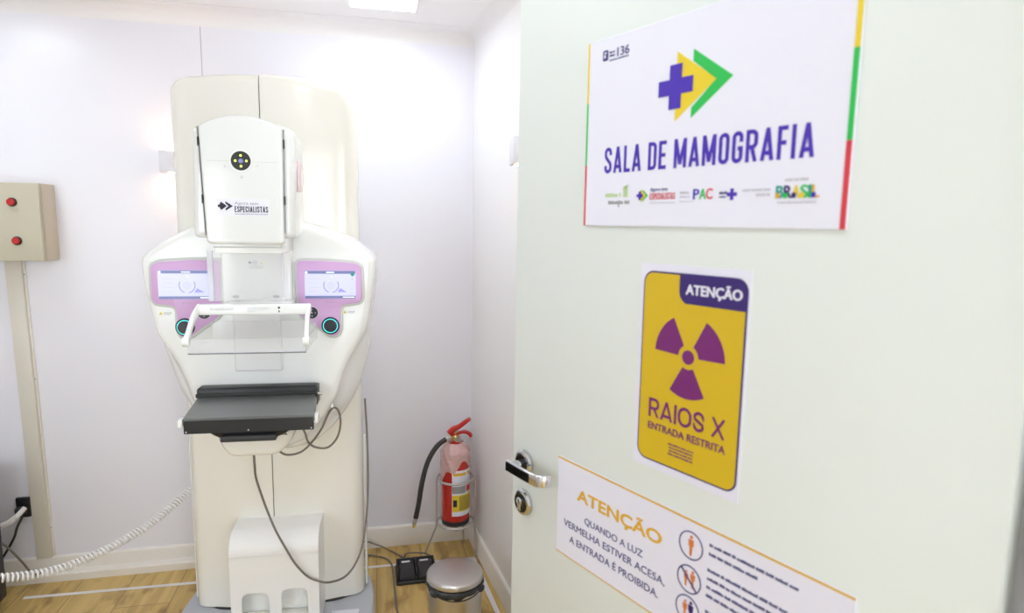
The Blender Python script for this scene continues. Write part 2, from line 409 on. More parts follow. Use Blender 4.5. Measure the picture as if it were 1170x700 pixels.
# coved joint between wall and ceiling
cv = [(0, 0), (0, 0.055)]+[(0.055-0.055*math.cos(R(a)), 0.055-0.055*math.sin(R(a))) for a in range(0, 91, 10)][0:0]
cove = [(0.0, 0.0)]+[(0.05*(1-math.cos(R(a))), -0.05*(1-math.sin(R(a)))) for a in range(0, 91, 15)][0:0]
def cove_prof(r=0.05, n=8):
    p = [(0, 0), (0, -r)]
    for i in range(n+1):
        a = R(90*i/n); p.append((r-r*math.cos(a), -r+r*math.sin(a)))
    return p[:2]+p[3:]
cp = cove_prof()
bm = B(); ring_faces(bm, [[(x, YB-a, H+b) for a, b in cp] for x in (XL, XC)])
struct(build('trim_2', bm, M['ceiling'], smooth=60))
bm = B(); ring_faces(bm, [[Vector((rwx(y), y, H+b))+nrm*a for a, b in cp] for y in (YB, YF1)])
struct(build('trim_3', bm, M['wall'], smooth=60))
bm = B()                                              # shallow joint strip along the ceiling
box(bm, XL, XC-0.07, YB-0.105, YB-0.10, H-0.0022, H-0.0002)
struct(build('trim_4', bm, M['ceiling'], smooth=0))
# door jambs
bm = B(); box(bm, OX1-0.012, OX1, YF0-0.01, YF1-0.02, 0, OZ, 0.002); box(bm, OX0, OX0+0.012, YF0-0.01, YF1+0.01, 0, OZ, 0.002)
box(bm, OX0+0.012, OX1-0.012, YF0-0.01, YF1-0.02, OZ-0.012, OZ, 0.002)
struct(build('trim_5', bm, M['door'], smooth=30))

# ------------------------------------------------------------------ door leaf (open into the room)
DD = R(-22.945)
DX = -Vector((math.sin(DD), math.cos(DD), 0))          # from the free edge to the hinge
door = empty('door_1', (0.2767, 1.1972, 0), math.atan2(DX.y, DX.x)); door['kind'] = 'structure'
bm = B(); box(bm, 0, 0.815, 0.0, 0.036, 0.012, 2.04, 0.0025, 2)
build('door_leaf', bm, M['door'], door)
# lever handle with its rose, and the lock rose below
h = empty('lever_handle', (0, 0, 0)); h.parent = door
hz = 0.958; hx = 0.043
bm = B(); lathe(bm, [(0.0265, 0.0), (0.0265, -0.006), (0.024, -0.0095), (0.02, -0.0105)], (hx, 0, hz), 36, axis='Y')
o = build('rose', bm, M['chrome'], h)
bm = B(); lathe(bm, [(0.0195, -0.0103), (0.018, -0.0115), (0.0, -0.0115)], (hx, 0, hz), 36, axis='Y'); build('rose_cap', bm, M['darkreflection'], h)  # dark disc colours in the dark reflection on the rose
bm = B(); tube(bm, [(hx, -0.010, hz), (hx, -0.022, hz), (hx, -0.037, hz)], 0.009, 16); build('spindle_neck', bm, M['chrome'], h)
bm = B(); lp = spline([(hx-0.010, -0.037, hz), (hx+0.02, -0.039, hz), (hx+0.062, -0.039, hz), (hx+0.082, -0.037, hz), (hx+0.093, -0.029, hz), (hx+0.097, -0.016, hz)], 6)
rings = []
for i, p in enumerate(lp):
    t = (lp[min(i+1, len(lp)-1)]-lp[max(i-1, 0)]).normalized(); n_ = Vector((t.y, -t.x, 0))
    ring = []
    for (a, b) in rrect(-0.0035, 0.0035, -0.0115, 0.0115, 0.0025, 3): ring.append(p+n_*a+Vector((0, 0, b)))
    rings.append(ring)
ring_faces(bm, rings); build('lever', bm, M['chrome'], h)
bm = B(); box(bm, hx-0.008, hx+0.066, -0.0438, -0.0422, hz-0.009, hz+0.009, 0.0006, 1); build('lever_reflection', bm, M['darkreflection'], h)  # dark strip painted for the dark reflection along the chrome lever
k = empty('lock_rose', (0, 0, 0)); k.parent = door; kz = 0.876
bm = B(); lathe(bm, [(0.0265, 0), (0.0265, -0.006), (0.024, -0.0095), (0.0205, -0.0105)], (hx, 0, kz), 36, axis='Y'); build('rose', bm, M['chrome'], k)
bm = B(); lathe(bm, [(0.020, -0.0103), (0.019, -0.0118), (0, -0.0118)], (hx, 0, kz), 36, axis='Y'); build('rose_cap', bm, M['darkreflection'], k)  # dark reflection coloured onto the lock rose too
bm = B(); lathe(bm, [(0.0085, -0.0118), (0.0085, -0.015), (0.007, -0.016), (0, -0.016)], (hx, 0, kz+0.004), 24, axis='Y')
box(bm, hx-0.005, hx+0.005, -0.0155, -0.0118, kz-0.014, kz, 0.001); build('key_cylinder', bm, M['chrome'], k)
bm = B(); box(bm, hx-0.001, hx+0.001, -0.0164, -0.0158, kz, kz+0.009); build('keyway', bm, M['dark'], k, smooth=0)

# ------------------------------------------------------------------ signs on the door
def door_thing(name, label, cat):
    return empty(name, door.location, door.rotation_euler.z, label, cat)
s1 = door_thing('door_sign', 'large white room sign with violet SALA DE MAMOGRAFIA lettering on the door', 'sign')
bm = B(); box(bm, 0.2, 0.637, -0.005, 0, 1.4295, 1.722, 0.0008, 1)
build('sign_board', bm, M['signboard'], s1)
SY = -0.005
def glyph(c, w, t, rnd):
    """strokes of a capital in a box w wide and 1 high: list of (centre line, closed)"""
    h = t/2; a, b, lo, hi, mid = h, w-h, h, 1-h, 0.5
    r = min(rnd, (b-a)/2); q = lambda x, z, a0, a1, rx=None: arc2(x, z, r if rx is None else rx, a0, a1, 6)
    if c == 'I': return [[(w/2, 0), (w/2, 1)]]
    if c == 'L': return [[(a, 1), (a, 0)], [(0, lo), (w, lo)]]
    if c == 'E': return [[(a, 1), (a, 0)], [(0, lo), (w, lo)], [(0, hi), (w, hi)], [(0, mid), (w*0.9, mid)]]
    if c == 'F': return [[(a, 1), (a, 0)], [(0, hi), (w, hi)], [(0, mid), (w*0.88, mid)]]
    if c == 'T': return [[(w/2, 0), (w/2, 1)], [(0, hi), (w, hi)]]
    if c == 'X': return [[(h, 0), (w-h, 1)], [(h, 1), (w-h, 0)]]
    if c == 'A': return [[(h*0.95, 0), (w/2, 1.0)], [(w-h*0.95, 0), (w/2, 1.0)], [(w*0.26, 0.24), (w*0.74, 0.24)]]
    if c == 'M': return [[(a, 0), (a, 1)], [(b, 0), (b, 1)], [(a+h*0.2, 1), (w/2, 0.12)], [(b-h*0.2, 1), (w/2, 0.12)]]
    if c == 'O': return [q(b-r, hi-r, 0, 90)+q(a+r, hi-r, 90, 180)+q(a+r, lo+r, 180, 270)+q(b-r, lo+r, 270, 360)+[(b, hi-r)]]
    if c == 'D': return [[(a, 0), (a, 1)], [(0, hi)]+q(b-r, hi-r, 90, 0)+q(b-r, lo+r, 0, -90)+[(0, lo)]]
    if c == 'C': return [[(b, 0.64)]+q(b-r, hi-r, 0, 90)+q(a+r, hi-r, 90, 180)+q(a+r, lo+r, 180, 270)+q(b-r, lo+r, 270, 360)+[(b, 0.36)]]
    if c == 'G': return [[(b, 0.66)]+q(b-r, hi-r, 0, 90)+q(a+r, hi-r, 90, 180)+q(a+r, lo+r, 180, 270)+q(b-r, lo+r, 270, 360)+[(b, 0.46), (w*0.52, 0.46)]]
    r2 = min(r, (hi-mid)/2)
    if c == 'P': return [[(a, 0), (a, 1)], [(0, hi)]+q(b-r2, hi-r2, 90, 0, r2)+q(b-r2, 0.42+r2, 0, -90, r2)+[(0, 0.42)]]
    if c == 'R': return [[(a, 0), (a, 1)], [(0, hi)]+q(b-r2, hi-r2, 90, 0, r2)+q(b-r2, 0.46+r2, 0, -90, r2)+[(0, 0.46)], [(w*0.50, 0.46), (b, 0.0)]]
    if c == 'S': return [[(b, 0.70)]+q(b-r, hi-r, 0, 90)+q(a+r, hi-r, 90, 180)+[(a, 0.70), (a+0.02, 0.62), (b-0.02, 0.38), (b, 0.30)]+q(b-r, lo+r, 0, -90)+q(a+r, lo+r, 270, 180)+[(a, 0.30)]]
    return []
def stroke_text(st, x0, x1, z0, cap, y, m, parent, t, widths, gap, space, rnd):
    """condensed block capitals built from strokes, printed facing -Y"""
    items = []; x = 0
    for c in st:
        if c == ' ': x += space; continue
        w = widths.get(c, widths['*']); items.append((c, x, w)); x += w+gap
    k = (x1-x0)/(x-gap); bm = B(); n = 0
    for c, gx, w in items:
        for line in glyph(c, w, t, rnd):
            line = [p for i, p in enumerate(line) if i == 0 or math.dist(p, line[i-1]) > 1e-4]
            P = [Vector(p) for p in line]; cl = len(P) > 2 and (P[0]-P[-1]).length < 1e-3
            if cl: P = P[:-1]
            N = len(P); L_, R_ = [], []
            for i in range(N):
                pa = P[i-1] if (i > 0 or cl) else P[i]; pb = P[(i+1) % N] if (i < N-1 or cl) else P[i]
                d1 = (P[i]-pa).normalized() if (P[i]-pa).length > 0 else (pb-P[i]).normalized()
                d2 = (pb-P[i]).normalized() if (pb-P[i]).length > 0 else d1
                tg = (d1+d2).normalized(); nn = Vector((-tg.y, tg.x)); f = min(1.4, 1/max(0.5, tg.dot(d1)))
                L_.append(P[i]+nn*t/2*f); R_.append(P[i]-nn*t/2*f)
            clamp = lambda v: (x0+(gx+v.x)*k, z0+min(1, max(0, v.y))*cap)
            L2 = [clamp(v) for v in L_]; R2 = [clamp(v) for v in R_]; n += 1; yy = y-0.0005-0.00002*(n % 5)
            vl = [bm.verts.new((a, yy, b)) for a, b in L2]; vr = [bm.verts.new((a, yy, b)) for a, b in R2]
            for i in range(N if cl else N-1):
                j = (i+1) % N; bm.faces.new((vl[i], vr[i], vr[j], vl[j]))
    return build('lettering', bm, m, parent, smooth=0)
BEBAS = {'*': 0.40, 'A': 0.45, 'L': 0.33, 'E': 0.35, 'M': 0.55, 'R': 0.42, 'F': 0.33, 'I': 0.18, 'T': 0.36}
GROT = {'*': 0.72, 'A': 0.80, 'I': 0.16, 'X': 0.78, 'O': 0.84, 'S': 0.68, 'R': 0.70}
def rect(x0, x1, z0, z1): return [(x0, z0), (x1, z0), (x1, z1), (x0, z1)]
for x0, x1 in ((0.2, 0.2035), (0.6305, 0.637)):
    for nm, m_, z0, z1 in (('yellow_stripe', 'syellow', 1.627, 1.722), ('green_stripe', 'green', 1.528, 1.627), ('red_stripe', 'sred', 1.4295, 1.528)):
        flat(nm, [rect(x0, x1, z0, z1)], SY, M[m_], s1)
flat('green_arrow', [[(0.413, 1.671), (0.478, 1.625), (0.413, 1.579), (0.413, 1.593), (0.452, 1.625), (0.413, 1.655)]], SY, M['green'], s1)
flat('yellow_arrow', [[(0.385, 1.673), (0.4525, 1.625), (0.385, 1.578)]], SY, M['syellow'], s1)
def plus(cx, cz, a, w): return [(cx-w, cz-a), (cx+w, cz-a), (cx+w, cz-w), (cx+a, cz-w), (cx+a, cz+w), (cx+w, cz+w), (cx+w, cz+a), (cx-w, cz+a), (cx-w, cz+w), (cx-a, cz+w), (cx-a, cz-w), (cx-w, cz-w)]
flat('cross', [plus(0.384, 1.6255, 0.0305, 0.0108)], SY-0.0008, M['purple'], s1)
stroke_text('SALA DE MAMOGRAFIA', 0.2455, 0.594, 1.5125, 0.0405, SY, M['purple'], s1, 0.135, BEBAS, 0.10, 0.24, 0.19)
# hotline mark at the top left
flat('hotline_mark', [smooth2(rect(0.234, 0.2455, 1.688, 1.704), 0.003)], SY, M['navy'], s1)
flat('hotline_mark_figure', [rect(0.2375, 0.2405, 1.692, 1.697), rect(0.2375, 0.2425, 1.6985, 1.7005)], SY-0.0008, M['signboard'], s1)
text('136', 0.2655, 0.2905, 1.6905, 0.0135, SY, M['navy'], s1, 0.02)
flat('hotline_print', dashes([(0.2485, 0.2595, 1.6975, 0.003), (0.2485, 0.2595, 1.6925, 0.003), (0.249, 0.290, 1.686, 0.002)], 3), SY, M['navy'], s1)
# row of small logos
flat('pale_logo', dashes([(0.250, 0.284, 1.475, 0.006)], 5)+[rect(0.290, 0.299, 1.474, 1.491), [(0.286, 1.486), (0.299, 1.494), (0.299, 1.488)]], SY, M['palegreen'], s1)
flat('grey_logo', dashes([(0.257, 0.303, 1.4635, 0.0055)], 6)+[rect(0.279, 0.2815, 1.459, 1.464)], SY, M['greyink'], s1)
flat('mini_green_arrow', [[(0.330, 1.4845), (0.341, 1.4755), (0.330, 1.4665)]], SY, M['green'], s1)
flat('mini_yellow_arrow', [[(0.326, 1.485), (0.337, 1.4755), (0.326, 1.466)]], SY-0.0004, M['syellow'], s1)
flat('mini_cross', [plus(0.3255, 1.4755, 0.0062, 0.0023)], SY-0.0012, M['purple'], s1)
text('Agora tem', 0.345, 0.378, 1.4815, 0.0055, SY, M['navy'], s1)
stroke_text('ESPECIALISTAS', 0.345, 0.3925, 1.469, 0.0095, SY, M['sred'], s1, 0.15, BEBAS, 0.09, 0.13, 0.19)
flat('small_print', dashes([(0.345, 0.392, 1.4635, 0.0018), (0.401, 0.418, 1.476, 0.0035), (0.401, 0.418, 1.4705, 0.0025), (0.401, 0.425, 1.4645, 0.0014)], 7), SY, M['paleink'], s1)
text('P', 0.4245, 0.434, 1.468, 0.0145, SY, M['purple'], s1, 0.03)
text('A', 0.435, 0.4455, 1.468, 0.0145, SY, M['green'], s1, 0.03)
text('C', 0.446, 0.456, 1.468, 0.0145, SY, M['sred'], s1, 0.03)
flat('blue_cross', [plus(0.4865, 1.473, 0.0075, 0.0025)], SY, M['purple'], s1)
flat('navy_print', dashes([(0.467, 0.479, 1.4735, 0.0035), (0.467, 0.479, 1.469, 0.002)], 9), SY, M['navy'], s1)
flat('ministry_print', dashes([(0.502, 0.541, 1.476, 0.0028), (0.522, 0.541, 1.4695, 0.0034)], 10), SY, M['paleink'], s1)
bx = 0.5495; cs = ['teal2', 'deepviolet', 'syellow', 'green', 'teal2', 'gold']; c2 = ['gold', 'green', 'deepviolet', 'syellow', 'green', 'purple']
for ch, w_, a, b in zip('BRASIL', (0.0105, 0.0105, 0.0105, 0.0098, 0.0045, 0.0095), cs, c2):
    text(ch, bx, bx+w_-0.001, 1.4665, 0.0155, SY, M[a], s1, 0.035); 
    flat('letter_base', [rect(bx, bx+w_*0.5, 1.4662, 1.4725)], SY-0.001, M[b], s1); bx += w_
flat('government_print', dashes([(0.560, 0.590, 1.4865, 0.0028), (0.552, 0.602, 1.460, 0.002)], 11), SY, M['paleink'], s1)

s2 = door_thing('warning_sign', 'yellow X-ray warning notice with plum trefoil on white paper in the middle of the door', 'sign')
bm = B(); box(bm, 0.330, 0.522, -0.0012, 0, 1.058, 1.3745); build('paper', bm, M['paper'], s2, smooth=0)
PY = -0.0012
plate = rrect(0.338, 0.5185, 1.0695, 1.3635, 0.018)
flat('plate_border', [plate], PY, M['deepviolet'], s2)
flat('yellow_plate', [offset2(plate, -0.0026)], PY-0.0007, M['plateyellow'], s2, 0.0005)
flat('violet_tab', [arc2(0.5005, 1.3455, 0.018, 90, 0, 6)+[(0.5185, 1.3205)]+[(0.424, 1.3205)]+arc2(0.4255, 1.338, 0.0185, 255, 180, 5)+[(0.407, 1.3635)]], PY-0.0013, M['deepviolet'], s2, 0.0005)
text('ATENÇÃO', 0.4195, 0.5105, 1.3345, 0.0145, PY-0.0019, M['paper'], s2, 0.05)
tx, tz = 0.4285, 1.2435
def sector(a0, a1, r0, r1): return arc2(tx, tz, r1, a0, a1, 12)+arc2(tx, tz, r0, a1, a0, 8)
flat('trefoil', [sector(0+2, 60+2, 0.018, 0.0615), sector(120-2, 180-2, 0.018, 0.0615), sector(240, 300, 0.018, 0.0615), circ(tx, tz, 0.0105)], PY-0.0013, M['magenta'], s2, 0.0005)
stroke_text('RAIOS X', 0.3595, 0.497, 1.1395, 0.0295, PY-0.0013, M['magenta'], s2, 0.15, GROT, 0.09, 0.30, 0.40)
text('ENTRADA RESTRITA', 0.3595, 0.4985, 1.1205, 0.0115, PY-0.0013, M['magenta'], s2, 0.015)
flat('small_print', dashes([(0.4, 0.447, 1.1055, 0.0022), (0.402, 0.447, 1.1005, 0.0022), (0.402, 0.445, 1.0955, 0.0022), (0.4, 0.446, 1.0905, 0.0022)], 12), PY-0.0013, M['magenta'], s2, 0.0004)

s3 = door_thing('notice_sign', 'wide white notice with gold ATENÇÃO heading low on the door beside the lever', 'sign')
bm = B(); box(bm, 0.147, 0.684, -0.002, 0, 0.8215, 1.0065); build('sign_board', bm, M['paper'], s3, smooth=0)
NY = -0.002
flat('gold_line', [rect(0.147, 0.684, 1.0035, 1.0065)], NY, M['gold'], s3)
flat('gold_line', [rect(0.147, 0.684, 0.8215, 0.823)], NY, M['gold'], s3)
text('ATENÇÃO', 0.202, 0.396, 0.9415, 0.0215, NY, M['gold'], s3, 0.045)
text('QUANDO A LUZ', 0.2225, 0.3595, 0.9045, 0.0125, NY, M['navy'], s3, -0.004)
text('VERMELHA ESTIVER ACESA,', 0.167, 0.4065, 0.880, 0.0130, NY, M['navy'], s3, -0.004)
text('A ENTRADA É PROIBIDA.', 0.184, 0.3945, 0.8535, 0.0130, NY, M['navy'], s3, -0.004)
def pict_person(x, z, s): return [circ(x, z+0.42*s, 0.085*s, 12), smooth2([(x-0.15*s, z+0.30*s), (x+0.15*s, z+0.30*s), (x+0.14*s, z-0.02*s), (x+0.08*s, z-0.05*s), (x+0.05*s, z-0.5*s), (x-0.05*s, z-0.5*s), (x-0.08*s, z-0.05*s), (x-0.14*s, z-0.02*s)], 0.03*s)]
for i, cz in enumerate((0.9665, 0.9135, 0.866)):
    bm = B(); annulus(bm, 0.451, cz, 0.0198, 0.0217, NY-0.0006, NY); build('pictogram_ring', bm, M['navy'], s3, smooth=0)
    if i == 0: flat('pictogram', pict_person(0.4515, cz, 0.031), NY, M['orange'], s3)
    elif i == 1:
        flat('pictogram', pict_person(0.4455, cz, 0.024)+pict_person(0.4575, cz+0.002, 0.027), NY, M['orange'], s3)
        flat('crossing_bar', [[(0.4355, cz+0.0135), (0.4375, cz+0.0150), (0.4668, cz-0.0135), (0.4648, cz-0.0150)]], NY-0.0008, M['navy'], s3)
    else:
        flat('pictogram', pict_person(0.4465, cz, 0.026), NY, M['orange'], s3)
        flat('dark_figure', pict_person(0.4570, cz, 0.030), NY, M['deepviolet'], s3)
rows = [(0.483, 0.616, 0.980, 0.0042), (0.483, 0.560, 0.9665, 0.0042), (0.482, 0.604, 0.942, 0.0042), (0.482, 0.612, 0.929, 0.0042), (0.482, 0.606, 0.916, 0.0042), (0.482, 0.58, 0.903, 0.0042), (0.482, 0.61, 0.878, 0.0042), (0.482, 0.60, 0.865, 0.0042), (0.482, 0.56, 0.852, 0.0042)]
flat('small_print', dashes(rows, 14), NY, M['navy'], s3)

# ------------------------------------------------------------------ mammography machine
mm = empty('mammography_machine', (-0.345, 2.22, 0), R(-3), 'ivory mammography machine with twin lilac touch screen panels and black breast table', 'medical machine')
def plan_half(side, z, W, rf, bulge, vb):
    """one half of the column's plan section, from the centre seam round the front, side and back"""
    pts = []
    g = 0.0016
    s0 = -0.006+side*g
    n = 12
    xe = side*W
    fy = lambda x: bulge*(x/0.30)**2
    rc = 0.05
    for i in range(n+1):
        x = s0+(xe-side*rc-s0)*i/n
        pts.append((x, fy(x)+rf))
    y0 = fy(xe-side*rc)+rf
    for i in range(1, 7):
        a = R(90*i/6); pts.append((xe-side*rc+side*rc*math.sin(a), y0+rc*(1-math.cos(a))))
    pts.append((xe-side*0.004, vb*0.6)); pts.append((xe-side*0.010, vb-0.02)); pts.append((xe-side*0.03, vb))
    pts.append((s0, vb))
    return pts
def column_half(side, rcorner, ztop):
    rings = []
    zs = [(0.047, 0.296, 0.0), (0.4, 0.298, 0.0), (1.0, 0.2985, 0.0)]
    rf = 0.022
    levels = [(ztop-rcorner, 0)]+[(ztop-rcorner+rcorner*math.sin(R(a)), a) for a in (12, 24, 36, 48, 58, 66, 74, 80, 85, 88)]
    for z, W, f in zs: rings.append([(x, y, z) for x, y in plan_half(side, z, W, f, 0.05, 0.235)])
    for z, a in levels:
        ww = 0.2985-rcorner*(1-math.cos(R(a)))
        d = ztop-z; f = 0 if d > rf else rf-math.sqrt(max(0, rf*rf-(rf-d)**2))
        rings.append([(x, y, z-0.018*(min(1, abs(x)/0.3))**2*min(1, max(0, (z-1.5)/0.35))) for x, y in plan_half(side, z, ww, f, 0.05, 0.235)])
    bm = B(); ring_faces(bm, rings); return bm
build('left_column_cover', column_half(-1, 0.045, 1.897), M['shell'], mm, 30)
build('right_column_cover', column_half(1, 0.085, 1.900), M['shell'], mm, 30)
bm = B(); box(bm, -0.04, 0.03, 0.012, 0.20, 0.06, 1.865, 0.004); build('inner_frame', bm, M['dark'], mm)
bm = B()                                              # base plate
bp = [(-0.325, 0.20), (-0.338, 0.06), (-0.34, -0.12), (-0.30, -0.24), (-0.2, -0.30), (0.2, -0.30), (0.30, -0.26), (0.338, -0.10), (0.335, 0.06), (0.31, 0.18), (0.27, 0.235), (-0.28, 0.235)]
bp = smooth2(bp, 0.06, 6)
ring_faces(bm, [[(x, y, 0) for x, y in bp], [(x, y, 0.036) for x, y in bp], [(x, y, 0.042) for x, y in offset2(bp, -0.006)]])
build('base_plate', bm, M['plate'], mm, 30)
bm = B(); ring_faces(bm, [[(x, y, z) for x, y in offset2(smooth2([(-0.29, 0.06), (-0.2, 0.01), (0, -0.003), (0.2, 0.01), (0.285, 0.055), (0.285, 0.225), (-0.285, 0.225)], 0.03), -0.004)] for z in (0.042, 0.049)])
build('column_foot_gasket', bm, M['dark'], mm)
bm = B(); box(bm, 0.19, 0.285, -0.075, -0.052, 0.042, 0.046, 0.001); build('plate_label', bm, M['sticker'], mm)
for sx in (-1, 1):                                    # slim side rails of the column
    bm = B(); box(bm, sx*0.303-0.004, sx*0.303+0.004, 0.095, 0.125, 0.05, 0.64, 0.002); build('side_rail', bm, M['white'], mm)

# carriage with the two console wings
Lft = [(-0.05, 1.432), (-0.120, 1.424), (-0.183, 1.408), (-0.234, 1.392), (-0.287, 1.362), (-0.330, 1.331), (-0.349, 1.312), (-0.355, 1.292), (-0.354, 1.26), (-0.346, 1.197), (-0.335, 1.134), (-0.321, 1.066), (-0.297, 1.024), (-0.262, 0.962), (-0.240, 0.905), (-0.226, 0.850), (-0.172, 0.766), (-0.117, 0.704), (-0.06, 0.678)]
LftB = [(-0.05, 1.436), (-0.120, 1.428), (-0.185, 1.412), (-0.237, 1.396), (-0.290, 1.366), (-0.333, 1.335), (-0.352, 1.314), (-0.358, 1.292), (-0.357, 1.26), (-0.350, 1.197), (-0.342, 1.134), (-0.336, 1.062), (-0.330, 1.000), (-0.316, 0.935), (-0.293, 0.860), (-0.252, 0.782), (-0.200, 0.712), (-0.135, 0.655), (-0.06, 0.640)]
mirror = lambda P: [(-x+0.004, z) for x, z in P]
outF = smooth2(Lft+mirror(Lft)[::-1], 0.02, 3); outB = smooth2(LftB+mirror(LftB)[::-1], 0.02, 3)
mix = lambda A, C, t: [(a[0]*(1-t)+c[0]*t, a[1]*(1-t)+c[1]*t) for a, c in zip(A, C)]
rings = [[(x, 0.075, z) for x, z in outB], [(x, 0.02, z) for x, z in outB], [(x, -0.02, z) for x, z in mix(outB, outF, 0.18)], [(x, -0.05, z) for x, z in mix(outB, outF, 0.62)], [(x, -0.078, z) for x, z in outF]]
for k_ in range(1, 6):
    a = R(90*k_/5); rings.append([(x, -0.078-0.026*math.sin(a), z) for x, z in offset2(outF, -0.026*(1-math.cos(a)))])
bm = B(); ring_faces(bm, rings); build('carriage', bm, M['white'], mm, 32)
CF = -0.104
padL = [(-0.318, 1.284), (-0.298, 1.296), (-0.200, 1.303), (-0.124, 1.303), (-0.116, 1.293), (-0.119, 1.140), (-0.130, 1.122), (-0.192, 1.078), (-0.216, 1.058), (-0.238, 1.058), (-0.249, 1.078), (-0.249, 1.146), (-0.258, 1.160), (-0.310, 1.167), (-0.320, 1.180)]
padR = [(-x-0.002, z) for x, z in padL]
for pl, sx in ((padL, -1), (padR, 1)):
    p = smooth2(pl, 0.012, 4)
    con = empty('console', (0, 0, 0)); con.parent = mm
    bm = B(); prism(bm, offset2(p, 0.008), CF-0.012, CF+0.002, 0.004); build('console_rim', bm, M['rim'], con)
    bm = B(); prism(bm, p, CF-0.016, CF-0.010, 0.002, 2); build('lilac_face', bm, M['lilac'], con)
    y = CF-0.016
    x0, x1 = (-0.298, -0.134) if sx < 0 else (0.1385, 0.2985)
    z0, z1 = 1.181, 1.2715
    bm = B(); box(bm, x0, x1, y-0.002, y+0.001, z0, z1, 0.0008, 1); scr = build('screen', bm, M['screen'], con)
    ys = y-0.0021; w = x1-x0
    flat('screen_header', [rect(x0+0.001, x1-0.001, z1-0.010, z1-0.0005), rect(x0+0.001, x1-0.001, z0+0.0005, z0+0.009)], ys, M['bar'], scr, 0.0003)
    flat('screen_button', [circ(x0+0.006, z1-0.006, 0.0042), rect(x0+w*0.42, x0+w*0.58, z1-0.007, z1-0.004), circ(x0+w*0.52, z1-0.020, 0.0022), rect(x0+w*0.74, x0+w*0.97, z0+0.003, z0+0.006)], ys-0.0004, M['scrwhite'], scr, 0.0003)
    bm = B(); annulus(bm, x0+w*0.515, z0+0.043, 0.0215, 0.0247, ys-0.0003, ys, 150, 250, 20); annulus(bm, x0+w*0.515, z0+0.043, 0.0215, 0.0247, ys-0.0003, ys, -80, 30, 20); build('screen_ring', bm, M['graph'], scr, 0)
    flat('screen_chart', [[(x0+w*0.64, z0+0.021), (x0+w*0.82, z0+0.021), (x0+w*0.72, z0+0.031), (x0+w*0.69, z0+0.034)], circ(x0+w*0.93, z1-0.028, 0.0018)], ys, M['graph'], scr, 0.0003)
    flat('screen_text', [rect(x0+w*0.08, x0+w*(0.27+0.03*(q % 2)), z0+0.022+q*0.0135, z0+0.0245+q*0.0135) for q in range(4)]+[circ(x0+w*0.515, z0+0.043, 0.0125)]+[rect(x0+w*0.90, x0+w*0.94, z0+0.022+q*0.01, z0+0.0235+q*0.01) for q in range(2)], ys, M['graphlt'], scr, 0.0003)
    flat('screen_badge', [[(x1-0.010-0.0075, z1-0.012), (x1-0.010, z1-0.0045), (x1-0.010+0.0075, z1-0.012), (x1-0.010, z1-0.0195)]], ys-0.0005, M['teal2'], scr, 0.0003)
    kx = -0.226 if sx < 0 else 0.216; kzz = 1.092
    kn = empty('jog_dial', (0, 0, 0)); kn.parent = con
    bm = B(); lathe(bm, [(0.0285, y), (0.0285, y-0.003), (0.026, y-0.005), (0.0, y-0.005)], (kx, 0, kzz), 36, axis='Y'); build('dial_bezel', bm, M['knob'], kn)
    bm = B(); annulus(bm, kx, kzz, 0.0212, 0.0232, y-0.0062, y-0.0045); build('light_ring', bm, M['teal'], kn)
    bm = B(); lathe(bm, [(0.0195, y-0.004), (0.0195, y-0.012), (0.017, y-0.0145), (0, y-0.0145)], (kx, 0, kzz), 36, axis='Y'); build('dial_knob', bm, M['knob'], kn)
    bx_, bz_ = (-0.168, 1.137) if sx < 0 else (0.159, 1.135)
    bm = B(); annulus(bm, bx_, bz_, 0.0185, 0.0205, y-0.0012, y); build('keypad_ring', bm, M['rim'], con, 0)
    bm = B(); lathe(bm, [(0.0185, y), (0.0185, y-0.0025), (0.0165, y-0.004), (0, y-0.004)], (bx_, 0, bz_), 32, axis='Y'); kp = build('keypad', bm, M['knob'], con)
    flat('keypad_mark', [circ(bx_+0.0105*math.cos(a), bz_+0.0105*math.sin(a), 0.0018, 10) for a in (0, math.pi/2, math.pi, -math.pi/2)]+[circ(bx_, bz_, 0.0022, 10)], y-0.0041, M['paleink'], kp, 0.0003)
    flat('console_print', dashes([((x0+x1)/2-0.014, (x0+x1)/2+0.012, 1.168, 0.0018)], 20), y, M['greyink'], con, 0.0003)
    wx = -0.306 if sx < 0 else 0.256
    flat('warning_triangle', [[(wx, 1.130), (wx+0.011, 1.130), (wx+0.0055, 1.140)]], CF, M['yellow'], mm, 0.0005)
    flat('caution_print', dashes([(wx+0.014, wx+0.037, 1.136, 0.0017), (wx+0.014, wx+0.037, 1.133, 0.0017), (wx+0.014, wx+0.032, 1.130, 0.0017)], 22), CF, M['greyink'], mm, 0.0005)
# centre rail between the consoles
rail = empty('center_rail', (0, 0, 0)); rail.parent = mm
bm = B(); prism(bm, smooth2([(-0.108, 1.160), (0.100, 1.160), (0.102, 1.43), (-0.110, 1.43)], 0.012), -0.136, CF+0.002, 0.008); build('rail_cover', bm, M['white'], rail)
bm = B(); box(bm, -0.085, 0.061, -0.118, CF+0.002, 0.945, 1.165, 0.005, 3); build('rail_slot', bm, M['cover'], rail)
RY = -0.136
for xx in (-0.068, 0.053):
    bm = B(); lathe(bm, [(0.0105, RY), (0.0105, RY-0.0015), (0.0, RY-0.0015)], (xx, 0, 1.19), 24, axis='Y')
    for v in bm.verts: v.co.z = 1.19+(v.co.z-1.19)*0.5
    build('slot_cap', bm, M['greyink'], rail)
bm = B(); annulus(bm, -0.007, 1.297, 0.0052, 0.0066, RY-0.0005, RY); build('round_mark', bm, M['purple'], rail, 0)
flat('tube_mark', [rect(-0.026, -0.0235, 1.294, 1.301), rect(-0.0215, -0.018, 1.294, 1.301), rect(-0.0235, -0.0215, 1.296, 1.299), [(-0.009, 1.296), (-0.0045, 1.2995), (-0.0065, 1.295)]], RY, M['ink'], rail)
